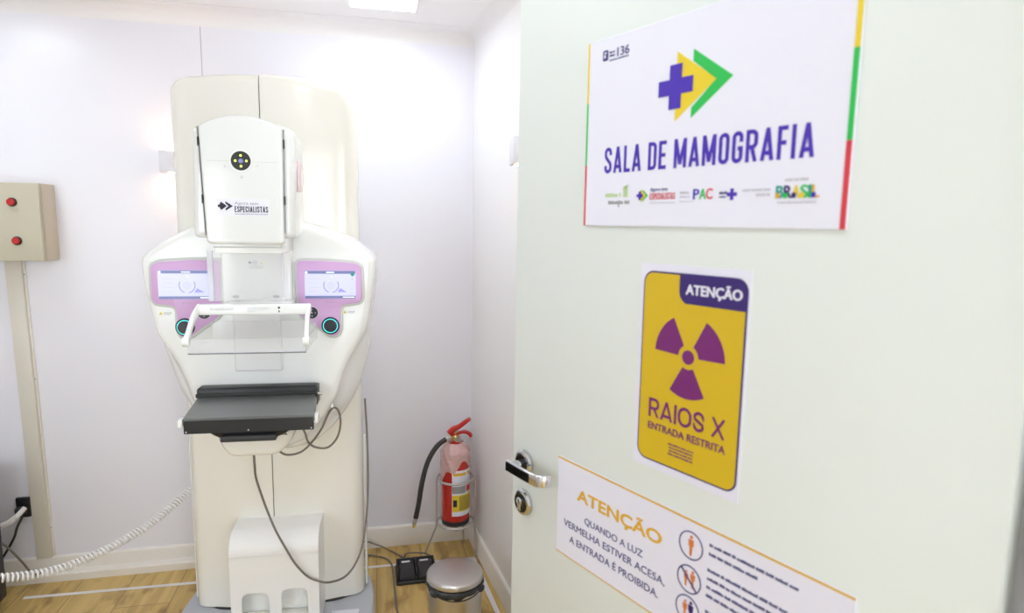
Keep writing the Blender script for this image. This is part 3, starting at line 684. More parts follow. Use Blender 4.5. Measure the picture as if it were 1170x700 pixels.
flat('warning_triangle', [[(0.008, 1.294), (0.0165, 1.294), (0.0122, 1.3015)]], RY, M['yellow'], rail)
flat('small_print', dashes([(-0.024, 0.018, 1.286, 0.0018), (-0.024, 0.016, 1.2825, 0.0018), (-0.024, 0.012, 1.279, 0.0018)], 24), RY, M['greyink'], rail)

# tube head
th_ = empty('tube_head', (0, 0, 0)); th_.parent = mm
def head_outline(x0, x1, xb0, xb1, z0, zs, crest):
    top = [(x0+(x1-x0)*i/10, zs+(crest-zs)*(1-((i-5)/5)**2)) for i in range(11)]
    return smooth2([(xb0, z0)]+top+[(xb1, z0)], 0.016, 4)
ho = head_outline(-0.115, 0.153, -0.124, 0.146, 1.378, 1.678, 1.709)
bm = B(); rings = []; hcx, hcz, hw_, hh_ = 0.0155, 1.5435, 0.132, 0.166
for k_ in range(7):                                   # rounded front edge of the shell
    a = math.pi/2*k_/6; d = 0.020*(1-math.sin(a))
    rings.append([(hcx+(x-hcx)*(1-d/hw_), -0.332+0.020*(1-math.cos(a)), hcz+(z-hcz)*(1-d/hh_)) for x, z in ho])
rings.append([(x, 0.05, z) for x, z in ho]); ring_faces(bm, rings)
for v in bm.verts:
    if v.co.y > 0: v.co.x = 0.002+(v.co.x-0.002)*0.80
build('head_shell', bm, M['head'], th_)
fo = head_outline(-0.0965, 0.1265, -0.087, 0.1225, 1.360, 1.683, 1.7145)
for ends in ((-0.0975, 1.680, -0.0885, 1.385), (0.1272, 1.680, 0.1235, 1.395)):
    bm = B(); xt, zt, xb, zb = ends
    ring_faces(bm, [[(xt-0.0008, yy, zt), (xt+0.0008, yy, zt), (xb+0.0008, yy, zb), (xb-0.0008, yy, zb)] for yy in (-0.3395, -0.329)]); build('seam_gasket', bm, M['greyink'], th_, 0)
bm = B(); prism(bm, offset2(fo, -0.0006), -0.343, -0.325, 0.010, 5); fc = build('front_cover', bm, M['head'], th_)
HY = -0.343
for xx, zz in ((-0.0966, 1.640), (-0.0920, 1.485), (0.1268, 1.640), (0.1250, 1.485)):
    bm = B(); box(bm, xx-0.0014, xx+0.0014, -0.3412, -0.329, zz-0.012, zz+0.012); build('seam_clip', bm, M['dark'], th_, 0)
bm = B(); box(bm, -0.076, -0.018, HY-0.0006, HY+0.001, 1.5885, 1.5900); box(bm, 0.046, 0.108, HY-0.0006, HY+0.001, 1.5875, 1.589); build('cover_joint', bm, M['rim'], th_, 0)
li = empty('positioning_light', (0, 0, 0)); li.parent = th_
lx, lz = 0.0135, 1.5905
bm = B(); annulus(bm, lx, lz, 0.0262, 0.0305, HY-0.003, HY+0.001); build('bezel', bm, M['white'], li, 0)
bm = B(); lathe(bm, [(0.0262, HY+0.001), (0.0262, HY-0.001), (0.0, HY-0.001)], (lx, 0, lz), 36, axis='Y'); build('dark_disc', bm, M['black'], li)
bm = B()
for a in range(4):
    bm = B(); lathe(bm, [(0.0031, HY-0.001), (0.0031, HY-0.0022), (0, HY-0.0022)], (lx+0.0145*math.cos(a*math.pi/2), 0, lz+0.0145*math.sin(a*math.pi/2)), 12, axis='Y'); build('led_dot', bm, M['led'], li)
bm = B(); lathe(bm, [(0.0068, HY-0.001), (0.0062, HY-0.003), (0.003, HY-0.0045), (0, HY-0.0048)], (lx, 0, lz), 20, axis='Y'); build('lens', bm, M['lens'], li)
flat('small_print', [circ(-0.026, 1.574, 0.0016, 8), rect(-0.031, -0.029, 1.571, 1.579), rect(0.011, 0.0135, 1.543, 1.551), rect(0.0155, 0.0175, 1.543, 1.551), circ(0.052, 1.577, 0.0016, 8), rect(0.056, 0.058, 1.575, 1.582)], HY, M['paleink'], th_)
lab = empty('specialist_label', (0, 0, 0)); lab.parent = th_
flat('label_paper', [rect(-0.054, 0.084, 1.4415, 1.4865)], HY, M['sticker'], lab, 0.0006)
LY = HY-0.0006
text('Agora tem', -0.0075, 0.055, 1.4715, 0.0085, LY, M['greyink'], lab)
stroke_text('ESPECIALISTAS', -0.0080, 0.0805, 1.4505, 0.0165, LY, M['ink'], lab, 0.15, BEBAS, 0.09, 0.13, 0.19)
flat('label_print', dashes([(-0.008, 0.080, 1.4445, 0.0022)], 30), LY, M['greyink'], lab)
flat('label_arrow', [[(-0.0435, 1.455), (-0.0435, 1.479), (-0.028, 1.467)], [(-0.0315, 1.454), (-0.012, 1.467), (-0.0315, 1.480), (-0.0315, 1.474), (-0.024, 1.467), (-0.0315, 1.460)], plus(-0.0430, 1.467, 0.0085, 0.0035)], LY, M['ink'], lab)
bm = B(); box(bm, 0.1462, 0.1505, -0.25, -0.19, 1.515, 1.605, 0.001); build('side_label', bm, M['pinklabel'], th_)
bm = B(); box(bm, -0.078, 0.105, -0.305, -0.10, 1.334, 1.385, 0.004, 3); build('collimator', bm, M['white'], th_)
bm = B(); box(bm, -0.0785, 0.1055, -0.3065, -0.25, 1.350, 1.354, 0.0008, 1); build('collimator_gap', bm, M['rim'], th_)
# clear face shield
bm = B(); box(bm, -0.103, 0.096, -0.252, -0.249, 1.19, 1.34); fs = build('face_shield', bm, M['clear'], mm, 0)
bm = B(); box(bm, -0.113, -0.098, -0.256, -0.249, 1.19, 1.34, 0.001); build('shield_edge', bm, M['clearedge'], fs)
bm = B(); box(bm, 0.094, 0.100, -0.256, -0.249, 1.20, 1.34, 0.001); build('shield_edge', bm, M['clearedge'], fs)

# compression paddle
pd = empty('compression_paddle', (0, 0, 0)); pd.parent = mm
bm = B(); box(bm, -0.074, 0.110, -0.272, -0.10, 1.156, 1.1805, 0.006, 3); build('paddle_mount', bm, M['white'], pd)
bm = B(); box(bm, -0.136, 0.178, -0.282, -0.255, 1.152, 1.184, 0.006, 3); build('cross_bar', bm, M['white'], pd)
for xs in (((-0.137, -0.27, 1.172), (-0.141, -0.31, 1.148), (-0.143, -0.355, 1.106), (-0.145, -0.366, 1.094)), ((0.172, -0.27, 1.172), (0.173, -0.31, 1.148), (0.176, -0.355, 1.106), (0.177, -0.366, 1.092))):
    bm = B(); pth = spline(xs, 6)
    rings = []
    for p in pth: rings.append([p+Vector((a, 0.0, b)) for a, b in rrect(-0.0065, 0.0065, -0.0125, 0.0125, 0.005, 3)])
    ring_faces(bm, rings)
    lathe(bm, [(0.0, -0.009), (0.0115, -0.009), (0.0125, -0.007), (0.0125, 0.007), (0.0115, 0.009), (0, 0.009)], (xs[-1][0], xs[-1][1], xs[-1][2]-0.004), 20, axis='X')
    build('paddle_arm', bm, M['white'], pd)
flat('paddle_print', dashes([(-0.103, -0.036, 1.172, 0.0022), (-0.103, -0.040, 1.1675, 0.0022)], 40), -0.282, M['greyink'], pd)
flat('paddle_print', dashes([(0.0, 0.060, 1.1735, 0.0014), (0.0, 0.064, 1.170, 0.0014), (0.0, 0.05, 1.1665, 0.0014), (0.0, 0.02, 1.163, 0.0014)], 41), -0.282, M['paleink'], pd)
flat('lock_mark', [circ(0.0885, 1.1735, 0.0034), rect(0.0868, 0.0902, 1.160, 1.1655)], -0.282, M['ink'], pd)
tray = empty('clear_tray', (0, 0, 0)); tray.parent = pd
bm = B(); box(bm, -0.139, 0.177, -0.372, -0.369, 1.058, 1.098); build('front_wall', bm, M['clear'], tray, 0)
bm = B(); box(bm, -0.139, 0.177, -0.369, -0.15, 1.058, 1.061); build('tray_floor', bm, M['clear'], tray, 0)
for xx in (-0.139, 0.174):
    bm = B(); box(bm, xx, xx+0.003, -0.369, -0.15, 1.061, 1.098); build('side_wall', bm, M['clear'], tray, 0)
bm = B(); box(bm, -0.136, 0.174, -0.153, -0.15, 1.061, 1.115); build('back_wall', bm, M['clear'], tray, 0)
bm = B(); box(bm, -0.139, 0.177, -0.374, -0.3715, 1.0555, 1.0585); build('lower_edge', bm, M['smoke'], tray, 0)
bm = B(); box(bm, -0.139, 0.177, -0.3745, -0.372, 1.0585, 1.0605); build('lip', bm, M['clearedge'], tray, 0)

# breast support table
tb = empty('breast_support_table', (0, 0, 0)); tb.parent = mm
def slab(bm, F_, K_, z0, z1, bev=0.003):
    (a, b), (c, d) = F_, K_
    q = smooth2([a, b, d, c], 0.006, 3)
    ring_faces(bm, [[(x, y, z0) for x, y in q], [(x, y, z1-bev) for x, y in q], [(x, y, z1) for x, y in offset2(q, -bev)]])
Fp = ((-0.163, -0.378), (0.1955, -0.378)); Kp = ((-0.193, -0.140), (0.170, -0.140))
bm = B(); slab(bm, Fp, Kp, 0.853, 0.873); build('table_top', bm, M['table'], tb)
Fq = ((-0.1605, -0.3795), (0.193, -0.3795)); Kq = ((-0.186, -0.13), (0.165, -0.13))
bm = B(); slab(bm, Fq, Kq, 0.829, 0.868); build('table_body', bm, M['black'], tb)
bm = B(); box(bm, -0.195, 0.1735, -0.152, -0.10, 0.84, 0.901, 0.010, 3); build('back_rail', bm, M['black'], tb)
bm = B(); box(bm, -0.195, 0.1735, -0.158, -0.150, 0.872, 0.884, 0.002); build('rail_lip', bm, M['dark'], tb)
bm = B(); box(bm, 0.171, 0.1765, -0.18, -0.12, 0.845, 0.902, 0.001); build('end_bracket', bm, M['black'], tb)
bm = B(); lathe(bm, [(0.0, 0.0), (0.0045, 0.0), (0.0045, 0.008), (0.006, 0.008), (0.006, 0.014), (0, 0.014)], (0.1765, -0.165, 0.878), 16, axis='X'); build('bracket_knob', bm, M['steel'], tb)
for xx, sx in ((-0.1715, -1), (0.1965, 1)):
    bm = B(); box(bm, xx-0.007, xx+0.007, -0.372, -0.33, 0.845, 0.868, 0.004); build('side_clip', bm, M['white'], tb)
for xx, zz in ((-0.153, 0.8345), (0.013, 0.835), (0.186, 0.8345)):
    bm = B(); lathe(bm, [(0.0022, -0.3795), (0.0022, -0.3805), (0, -0.3805)], (xx, 0, zz), 10, axis='Y'); build('screw_head', bm, M['paleink'], tb)
bm = B()                                              # tapered tray under the table
rings = [[(x, y, z) for x, y in rrect(x0, x1, y0, -0.16, 0.01, 3)] for x0, x1, y0, z in ((-0.100, 0.128, -0.372, 0.8295), (-0.086, 0.114, -0.370, 0.818), (-0.066, 0.090, -0.366, 0.806))]
ring_faces(bm, rings); build('under_tray', bm, M['black'], tb)
bm = B(); box(bm, -0.064, 0.088, -0.384, -0.36, 0.801, 0.8185, 0.004); build('handle_lip', bm, M['rubber'], tb)
bm = B(); pf = smooth2([(-0.098, 0.815), (0.128, 0.815), (0.114, 0.765), (0.076, 0.729), (-0.058, 0.729), (-0.085, 0.765)], 0.03, 5)
prism(bm, pf, -0.315, 0.0, 0.02, 4); build('support_arm', bm, M['shell'], tb)

# foot cover with two rounded openings
ft = empty('foot_cover', (0, 0, 0)); ft.parent = mm
fx0, fx1, fy, rt = -0.126, 0.160, -0.135, 0.07
hole1, hole2 = rrect(-0.091, -0.004, 0.055, 0.186, 0.022), rrect(0.036, 0.122, 0.055, 0.193, 0.022)
plate_holes('front_plate', [[(fx0, 0.043), (fx1, 0.043), (fx1, 0.318), (fx0, 0.318)], hole1, hole2], fy, fy+0.006, M['cover'], ft)
bm = B(); prof = [(fy, 0.316)]+[(fy+rt*(1-math.cos(R(a))), 0.318+rt*math.sin(R(a))) for a in range(0, 91, 10)]+[(0.02, 0.389)]
inn = [(y+0.006*(1 if y > fy+0.03 else 1), z-0.006) for y, z in prof]; inn[0] = (fy+0.006, 0.316); inn[-1] = (0.02, 0.383)
for a, b, c, d in zip(prof[:-1], prof[1:], inn[:-1], inn[1:]):
    ring_faces(bm, [[(x, *a), (x, *b), (x, *d), (x, *c)] for x in (fx0, fx1)])
bmesh.ops.remove_doubles(bm, verts=bm.verts[:], dist=1e-5)
build('top_curve', bm, M['cover'], ft, 40)
for xx in (fx0, fx1-0.005):
    bm = B(); side = [(fy+0.004, 0.043)]+[(y, z) for y, z in prof]+[(0.02, 0.043)]
    ring_faces(bm, [[(xx+0.0003, y+0.0003, z-0.0004) for y, z in side], [(xx+0.0047, y+0.0003, z-0.0004) for y, z in side]]); build('side_plate', bm, M['cover'], ft, 20)
bm = B(); box(bm, fx0+0.006, fx1-0.006, -0.085, -0.080, 0.045, 0.30); build('inner_plate', bm, M['white'], ft, 0)
bm = B(); box(bm, fx0+0.006, fx1-0.006, -0.128, -0.086, 0.044, 0.095, 0.012, 3); build('inner_ledge', bm, M['shell'], ft)
# hanging leads of the machine
bm = B(); tube(bm, spline([(-0.012, -0.24, 0.74), (-0.018, -0.20, 0.692), (-0.029, -0.15, 0.638), (-0.035, -0.11, 0.577), (-0.017, -0.10, 0.495), (0.005, -0.12, 0.447), (0.028, -0.145, 0.409), (0.056, -0.155, 0.357), (0.087, -0.155, 0.295), (0.122, -0.15, 0.245), (0.155, -0.15, 0.224), (0.193, -0.13, 0.202), (0.242, -0.07, 0.185), (0.278, -0.02, 0.213), (0.300, 0.02, 0.275), (0.314, 0.05, 0.413), (0.316, 0.06, 0.611), (0.308, 0.08, 0.788)], 8), 0.0038, 8); build('hanging_cable', bm, M['cable'], mm)
bm = B(); tube(bm, spline([(0.122, -0.20, 0.80), (0.127, -0.12, 0.73), (0.132, -0.09, 0.688), (0.157, -0.08, 0.666), (0.194, -0.075, 0.664), (0.224, -0.075, 0.697), (0.236, -0.075, 0.745), (0.231, -0.075, 0.789), (0.214, -0.075, 0.802), (0.197, -0.08, 0.782), (0.176, -0.085, 0.736), (0.146, -0.095, 0.694), (0.110, -0.11, 0.664), (0.066, -0.13, 0.664), (0.04, -0.16, 0.70), (0.03, -0.18, 0.735)], 8), 0.0036, 8); build('looped_cable', bm, M['cable'], mm)
bm = B(); lathe(bm, [(0.0055, -0.006), (0.0055, 0.012), (0.003, 0.016)], (0.209, -0.072, 0.806), 14); build('cable_clip', bm, M['white'], mm)

# coiled white cord from the machine's left flank
cp_ = spline([(-0.655, 2.37, 0.452), (-0.735, 2.25, 0.404), (-0.795, 2.18, 0.382), (-0.869, 2.10, 0.369), (-0.956, 2.02, 0.369), (-1.056, 1.95, 0.399), (-1.16, 1.89, 0.455), (-1.27, 1.83, 0.54)], 60)
acc = [0]
for a, b in zip(cp_[:-1], cp_[1:]): acc.append(acc[-1]+(b-a).length)
turns = acc[-1]/0.0118; path = []
N = int(turns*12)
j = 0
for i in range(N+1):
    s = acc[-1]*i/N
    while j < len(acc)-2 and acc[j+1] < s: j += 1
    t = (s-acc[j])/(acc[j+1]-acc[j]); p = cp_[j].lerp(cp_[j+1], t); tg = (cp_[j+1]-cp_[j]).normalized()
    n1 = tg.cross(Vector((0, 0, 1))).normalized(); n2 = tg.cross(n1)
    a = 2*math.pi*turns*i/N
    path.append(p+(n1*math.cos(a)+n2*math.sin(a))*0.0105)
bm = B(); tube(bm, path, 0.0033, 7)
tag(build('coiled_cord', bm, M['coil'], None, 60), 'white coiled cord sagging from the machine to the left edge', 'cord')

# ------------------------------------------------------------------ things on the back wall
jb = empty('control_box', (-1.31, YB, 1.27), 0, 'beige steel control box with two red buttons on the back wall', 'control box')
bm = B(); box(bm, -0.20, 0.160, -0.092, 0, 0, 0.277, 0.003); build('case', bm, M['boxside'], jb)
bm = B(); box(bm, -0.20, 0.156, -0.1115, -0.094, 0.001, 0.277, 0.003); build('lid', bm, M['box'], jb)
bm = B(); box(bm, -0.195, 0.150, -0.096, -0.090, 0.006, 0.270); build('lid_gasket', bm, M['dark'], jb, 0)
for bx_, bz_ in ((0.072, 0.209), (0.0775, 0.073)):
    bt = empty('push_button', (bx_, -0.1115, bz_)); bt.parent = jb
    bm = B(); lathe(bm, [(0.0155, 0), (0.0155, -0.004), (0.0135, -0.006), (0.011, -0.006)], (0, 0, 0), 28, axis='Y'); build('button_collar', bm, M['black'], bt)
    bm = B(); lathe(bm, [(0.0125, -0.004), (0.0125, -0.013), (0.010, -0.0155), (0, -0.016)], (0, 0, 0), 28, axis='Y'); build('button_cap', bm, M['red'], bt)
cdct = empty('cable_duct', (-1.287, YB, 0.095), 0, 'ivory cable duct running down the wall below the control box', 'cable duct')
tilt = Matrix.Rotation(R(-0.6), 4, 'Y')
bm = B(); box(bm, -0.027, 0.027, -0.026, 0, 0, 1.172, 0.003); 
for v in bm.verts: v.co.x -= (v.co.z-0.586)*0.016
build('duct_cover', bm, M['duct'], cdct)
bm = B(); box(bm, 0.024, 0.031, -0.012, 0, 0, 1.172, 0.002)
for v in bm.verts: v.co.x -= (v.co.z-0.586)*0.016
build('duct_flange', bm, M['skirt'], cdct)
for zz in (0.12, 0.72, 1.12):
    bm = B(); lathe(bm, [(0.003, -0.012), (0.003, -0.0135), (0, -0.0135)], (0.0275-(zz-0.586)*0.016, 0, zz), 10, axis='Y'); build('duct_screw', bm, M['greyink'], cdct)
so = empty('wall_socket', (-1.345, YB, 0.300), 0, 'black wall socket beside the foot of the ivory duct', 'socket')
bm = B(); box(bm, -0.020, 0.028, -0.012, 0, -0.035, 0.045, 0.003); build('socket_plate', bm, M['black'], so)
bm = B(); box(bm, -0.014, 0.020, -0.04, -0.012, -0.020, 0.012, 0.006); build('plug', bm, M['rubber'], so)
bm = B(); hp = spline([(-1.318, YB-0.045, 0.318), (-1.335, YB-0.075, 0.296), (-1.365, YB-0.082, 0.275), (-1.42, YB-0.08, 0.262), (-1.52, YB-0.07, 0.26)], 14)
tube(bm, hp, lambda t: 0.0095+0.0016*math.sin(t*180), 10)
tag(build('corrugated_hose', bm, M['coil'], None, 60), 'short white corrugated hose beside the black wall socket', 'hose')
bm = B(); tube(bm, spline([(-1.328, YB-0.045, 0.285), (-1.345, YB-0.055, 0.245), (-1.362, YB-0.05, 0.20), (-1.40, YB-0.06, 0.13), (-1.46, YB-0.06, 0.05), (-1.50, YB-0.06, 0.006)], 8), 0.0045, 8)
tag(build('power_cable', bm, M['rubber'], None, 60), 'black power cable hanging down from the wall socket', 'cable')
bm = B(); tube(bm, spline([(-1.45, YB-0.11, 0.235), (-1.40, YB-0.10, 0.222), (-1.365, YB-0.09, 0.185), (-1.33, YB-0.075, 0.115), (-1.305, YB-0.06, 0.055), (-1.29, YB-0.036, 0.041)], 8), 0.0040, 8)
tag(build('data_cable', bm, M['cable'], None, 60), 'thin grey cable drooping behind the coiled cord onto the skirting', 'cable')
cab = empty('equipment_cabinet', (-1.57, 2.31, 0), 0, 'charcoal equipment cabinet at the left edge near the floor', 'cabinet')
bm = B(); box(bm, -0.235, 0.232, -0.20, 0.20, 0.03, 0.545, 0.012, 3); build('cabinet_body', bm, M['cab'], cab)
bm = B(); box(bm, -0.21, 0.21, -0.206, -0.198, 0.06, 0.515, 0.003); dr = build('cabinet_door', bm, M['cab'], cab)
bm = B(); box(bm, 0.15, 0.165, -0.222, -0.206, 0.24, 0.34, 0.004); build('door_handle', bm, M['steel'], dr)
for xx in (-0.19, 0.19):
    for yy in (-0.16, 0.16):
        bm = B(); lathe(bm, [(0.02, 0), (0.02, 0.02), (0.014, 0.031)], (xx, yy, 0), 18); build('foot', bm, M['rubber'], cab)
def wall_lamp(loc, rz, label):
    w = empty('wall_lamp', loc, rz, label, 'lamp', 'up-and-down wall lamps')
    bm = B(); box(bm, -0.055, 0.055, -0.065, -0.004, -0.04, 0.04, 0.003); build('lamp_body', bm, M['lampbody'], w)
    bm = B(); box(bm, -0.040, 0.040, -0.006, 0, -0.03, 0.03); build('mounting_plate', bm, M['lampbody'], w, 0)
    for zz in (-0.0412, 0.0408):
        bm = B(); box(bm, -0.028, 0.028, -0.052, -0.018, zz-0.0006, zz+0.0010); build('lamp_lens', bm, M['lamp_light'], w, 0)
wall_lamp((-0.718, YB, 1.642), 0, 'small warm wall lamp mostly hidden behind the left edge of the machine')
yl = 1.95
wall_lamp((rwx(yl), yl, 1.656), R(-90)-AR, 'small warm wall lamp peeking out behind the open door edge')

# ceiling panels
def ceiling_light(x, y, label):
    c = empty('ceiling_light', (x, y, H), 0, label, 'ceiling light', 'square ceiling panels')
    a = 0.1225
    bm = B(); ring_faces(bm, [[(s*p, t*p, z) for s, t in ((-1, -1), (1, -1), (1, 1), (-1, 1))] for p, z in ((a-0.008, -0.004), (a-0.008, -0.0135), (a, -0.012), (a, 0))], cap=(False, False)); build('panel_frame', bm, M['lampbody'], c, 20)
    bm = B(); box(bm, -a+0.008, a-0.008, -a+0.008, a-0.008, -0.012, -0.006); build('diffuser', bm, M['panel_light'], c, 0)
ceiling_light(0.05, 2.293, 'bright square LED panel in the ceiling at the top of the view')
ceiling_light(-1.36, 2.15, 'square LED ceiling panel over the left end of the room')
ceiling_light(-0.08, 0.66, 'added unseen square LED ceiling panel just inside the doorway')  # unseen panel added to brighten the door and machine front
ceiling_light(0.08, 1.5, 'added unseen square LED ceiling panel between the open door and the machine')  # unseen panel added to brighten the right wall and corner

# ------------------------------------------------------------------ fire extinguisher and stand
EX, EY = 0.333, 2.515
ex = empty('fire_extinguisher', (EX, EY, 0.166), 0, 'red fire extinguisher half wrapped in torn plastic in the corner', 'fire extinguisher')
bm = B(); lathe(bm, [(0.0, 0.003), (0.050, 0.0), (0.0575, 0.004), (0.0585, 0.020), (0.0585, 0.290), (0.056, 0.312), (0.047, 0.330), (0.032, 0.343), (0.018, 0.349), (0.018, 0.360), (0.0, 0.360)], n=44); build('cylinder', bm, M['redpaint'], ex)
bm = B(); lathe(bm, [(0.0590, 0.001), (0.0592, 0.018), (0.0588, 0.021), (0.055, 0.021)], n=44, cap=(True, False)); build('foot_ring', bm, M['rubber'], ex)
vz = 0.36
bm = B(); lathe(bm, [(0.0165, vz), (0.0165, vz+0.018), (0.012, vz+0.022), (0.012, vz+0.035), (0, vz+0.035)], n=20); tube(bm, [(0, 0, vz+0.012), (-0.030, -0.012, vz+0.013)], 0.008, 12); build('valve', bm, M['brass'], ex)
def lever_bar(name, pts, w, t, m):
    bm = B(); P = spline(pts, 6); rings = []
    for i, p in enumerate(P):
        tg = (P[min(i+1, len(P)-1)]-P[max(i-1, 0)]).normalized(); sd = Vector((0.35, 0.94, 0)).normalized(); up = tg.cross(sd).normalized()
        tt = t(i/(len(P)-1)) if callable(t) else t
        rings.append([p+sd*a+up*b for a, b in rrect(-w, w, -tt, tt, min(w, tt)*0.6, 3)])
    ring_faces(bm, rings); return build(name, bm, m, ex)
lever_bar('squeeze_lever', [(-0.026, 0.006, vz+0.030), (-0.012, 0.002, vz+0.046), (0.012, -0.004, vz+0.058), (0.040, -0.010, vz+0.080), (0.056, -0.014, vz+0.092)], 0.014, lambda t: 0.013-0.006*t, M['red'])
lever_bar('carry_handle', [(-0.020, 0.004, vz+0.024), (0.010, -0.002, vz+0.030), (0.036, -0.008, vz+0.036), (0.056, -0.013, vz+0.028), (0.064, -0.016, vz+0.016)], 0.012, 0.005, M['red'])
bm = B(); lathe(bm, [(0.013, -0.002), (0.013, -0.008), (0, -0.008)], (0.006, -0.012, vz+0.008), 18, axis='Y'); build('pressure_gauge', bm, M['steel'], ex)
hs = [(-0.026, -0.011, vz+0.014), (-0.055, -0.022, vz+0.006), (-0.088, -0.030, vz-0.020), (-0.122, -0.034, vz-0.080), (-0.145, -0.036, vz-0.165), (-0.158, -0.036, vz-0.25), (-0.171, -0.034, vz-0.315)]
bm = B(); tube(bm, spline(hs, 8), 0.0105, 14); build('hose', bm, M['rubber'], ex)
bm = B(); tube(bm, [(-0.0255, -0.0105, vz+0.014), (-0.034, -0.014, vz+0.0125), (-0.045, -0.018, vz+0.010)], 0.0122, 14); build('hose_collar', bm, M['steel'], ex)
bm = B(); tube(bm, [hs[-1], (-0.1735, -0.0335, vz-0.330), (-0.1765, -0.033, vz-0.343)], 0.0085, 12); build('nozzle_sleeve', bm, M['steel'], ex)
bm = B(); tube(bm, [(-0.1765, -0.033, vz-0.343), (-0.1785, -0.0325, vz-0.352), (-0.1795, -0.032, vz-0.357)], lambda t: 0.0075-0.002*t, 12); build('nozzle_tip', bm, M['yellow'], ex)
def curved(bm, a0, a1, z0, z1, r, mi=0, n=12, th=0.0006):
    rings = []
    for i in range(n+1):
        a = R(a0+(a1-a0)*i/n); c, s = math.cos(a), math.sin(a)
        rings.append([(r*c, r*s, z0), ((r+th)*c, (r+th)*s, z0), ((r+th)*c, (r+th)*s, z1), (r*c, r*s, z1)])
    ring_faces(bm, rings, mi=mi)
lbl = empty('instruction_label', (0, 0, 0)); lbl.parent = ex
A0, A1 = -112, -18                                    # angle range of the label, seen from the doorway
bm = B(); curved(bm, A0, A1, 0.048, 0.246, 0.0598); build('label_paper', bm, M['paleink'] if False else M['sticker'], lbl)
bm = B(); curved(bm, A0+1, A1-1, 0.068, 0.140, 0.0605); build('yellow_field', bm, M['yellow'], lbl)
bm = B(); curved(bm, A0+1, A0+58, 0.147, 0.178, 0.0605); build('green_field', bm, M['greyink'], lbl)
bm = B(); curved(bm, A0+62, A1-4, 0.150, 0.176, 0.0605); build('red_field', bm, M['sred'], lbl)
bm = B(); rnd = random.Random(5)
for q in range(7):
    z = 0.076+q*0.0086; a = A0+30
    while a < A1-8:
        w = rnd.uniform(4, 12); curved(bm, a, min(a+w, A1-6), z, z+0.0036, 0.0611, n=2); a += w+2.5
curved(bm, A0+5, A0+20, 0.09, 0.12, 0.0611, n=4)
build('label_print', bm, M['ink'], lbl)
bm = B(); curved(bm, A0+4, A0+58, 0.224, 0.236, 0.0605); curved(bm, A0+66, A1-6, 0.224, 0.236, 0.0605, n=4); build('label_bar', bm, M['gold'], lbl)
# torn wrap: crumpled sleeve
bm = B(); rnd = random.Random(11); rings = []
nz, na = 30, 64
for i in range(nz+1):
    t = i/nz; ring = []
    for q in range(na):
        a = 2*math.pi*q/na; ad = math.degrees(a) % 360
        edge = 0.205+0.065*math.cos(a+1.05)+0.016*math.sin(a*5+1)          # ragged lower edge
        top = 0.352
        z = edge+(top-edge)*t
        base = 0.0625 if z < 0.305 else 0.0625-0.030*((z-0.305)/0.047)**1.8
        rr = base+0.0035*math.sin(a*7+z*60)*math.sin(z*45+a*2)+rnd.uniform(-0.0012, 0.0016)+0.004*max(0, (0.2-z)/0.1)
        ring.append((rr*math.cos(a), rr*math.sin(a), z))
    rings.append(ring)
ring_faces(bm, rings, cap=(False, False)); build('torn_plastic_wrap', bm, M['wrap'], ex, 25)
stn = empty('extinguisher_stand', (EX, EY, 0), 0, 'grey wire tripod stand holding up the fire extinguisher', 'stand')
bm = B(); tube(bm, circle_path((0, 0, 0.361), 0.0775, 48), 0.0048, 10, closed=True); build('upper_ring', bm, M['wire'], stn)
bm = B(); tube(bm, circle_path((0, 0, 0.166), 0.0775, 48), 0.0048, 10, closed=True); build('lower_ring', bm, M['wire'], stn)
bm = B()
for a in (25, 145, 265): tube(bm, [(0.0775*math.cos(R(a)), 0.0775*math.sin(R(a)), 0.161), (0, 0, 0.161)], 0.0042, 8)
build('ring_spokes', bm, M['wire'], stn)
for a, fx_, fy_ in ((188, -0.127, 0.045), (70, 0.052, 0.110), (-8, 0.085, -0.022)):
    c, s = math.cos(R(a)), math.sin(R(a)); bm = B()
    if a == 70: c, s = math.cos(R(60)), math.sin(R(60))
    tube(bm, [(0.0825*c, 0.0825*s, 0.366), (0.0825*c, 0.0825*s, 0.30), (0.0825*c, 0.0825*s, 0.20), (0.0835*c, 0.0835*s, 0.155), (0.5*0.083*c+0.5*fx_, 0.5*0.083*s+0.5*fy_, 0.08), (fx_, fy_, 0.004)], 0.0042, 8)
    build('leg', bm, M['wire'], stn)

# ------------------------------------------------------------------ pedal bin
bn = empty('waste_bin', (0.262, 1.985, 0), 0, 'round brushed steel waste bin with flat lid and black bag rim', 'bin')
bm = B(); lathe(bm, [(0.088, 0.014), (0.0905, 0.016), (0.0925, 0.20), (0.0925, 0.222), (0.089, 0.222), (0.088, 0.02)], n=56, cap=(True, False)); build('bin_body', bm, M['steel'], bn)
bm = B(); lathe(bm, [(0.086, 0), (0.094, 0.001), (0.094, 0.013), (0.09, 0.017), (0, 0.017)], n=56); build('base_ring', bm, M['rubber'], bn)
bm = B(); lathe(bm, [(0.0935, 0.231), (0.0965, 0.232), (0.0965, 0.244), (0.0945, 0.2478), (0.088, 0.2493), (0.05, 0.2512), (0.0, 0.252)], n=56); build('lid', bm, M['steel'], bn, 50)
bm = B(); rings = []; rnd = random.Random(3)
for i in range(90):
    a = 2*math.pi*i/90; c, s = math.cos(a), math.sin(a); ring = []
    drop = 0.010+0.006*math.sin(3*a+0.5)+0.004*math.sin(11*a)+rnd.uniform(-0.001, 0.001)
    for q in range(8):
        b = 2*math.pi*q/8
        rr = 0.0955+0.0042*math.cos(b)+0.0012*math.sin(17*a+b*2); zz = 0.222-drop*0.5+(drop*0.5+0.005)*math.sin(b)
        ring.append((rr*c, rr*s, zz))
    rings.append(ring)
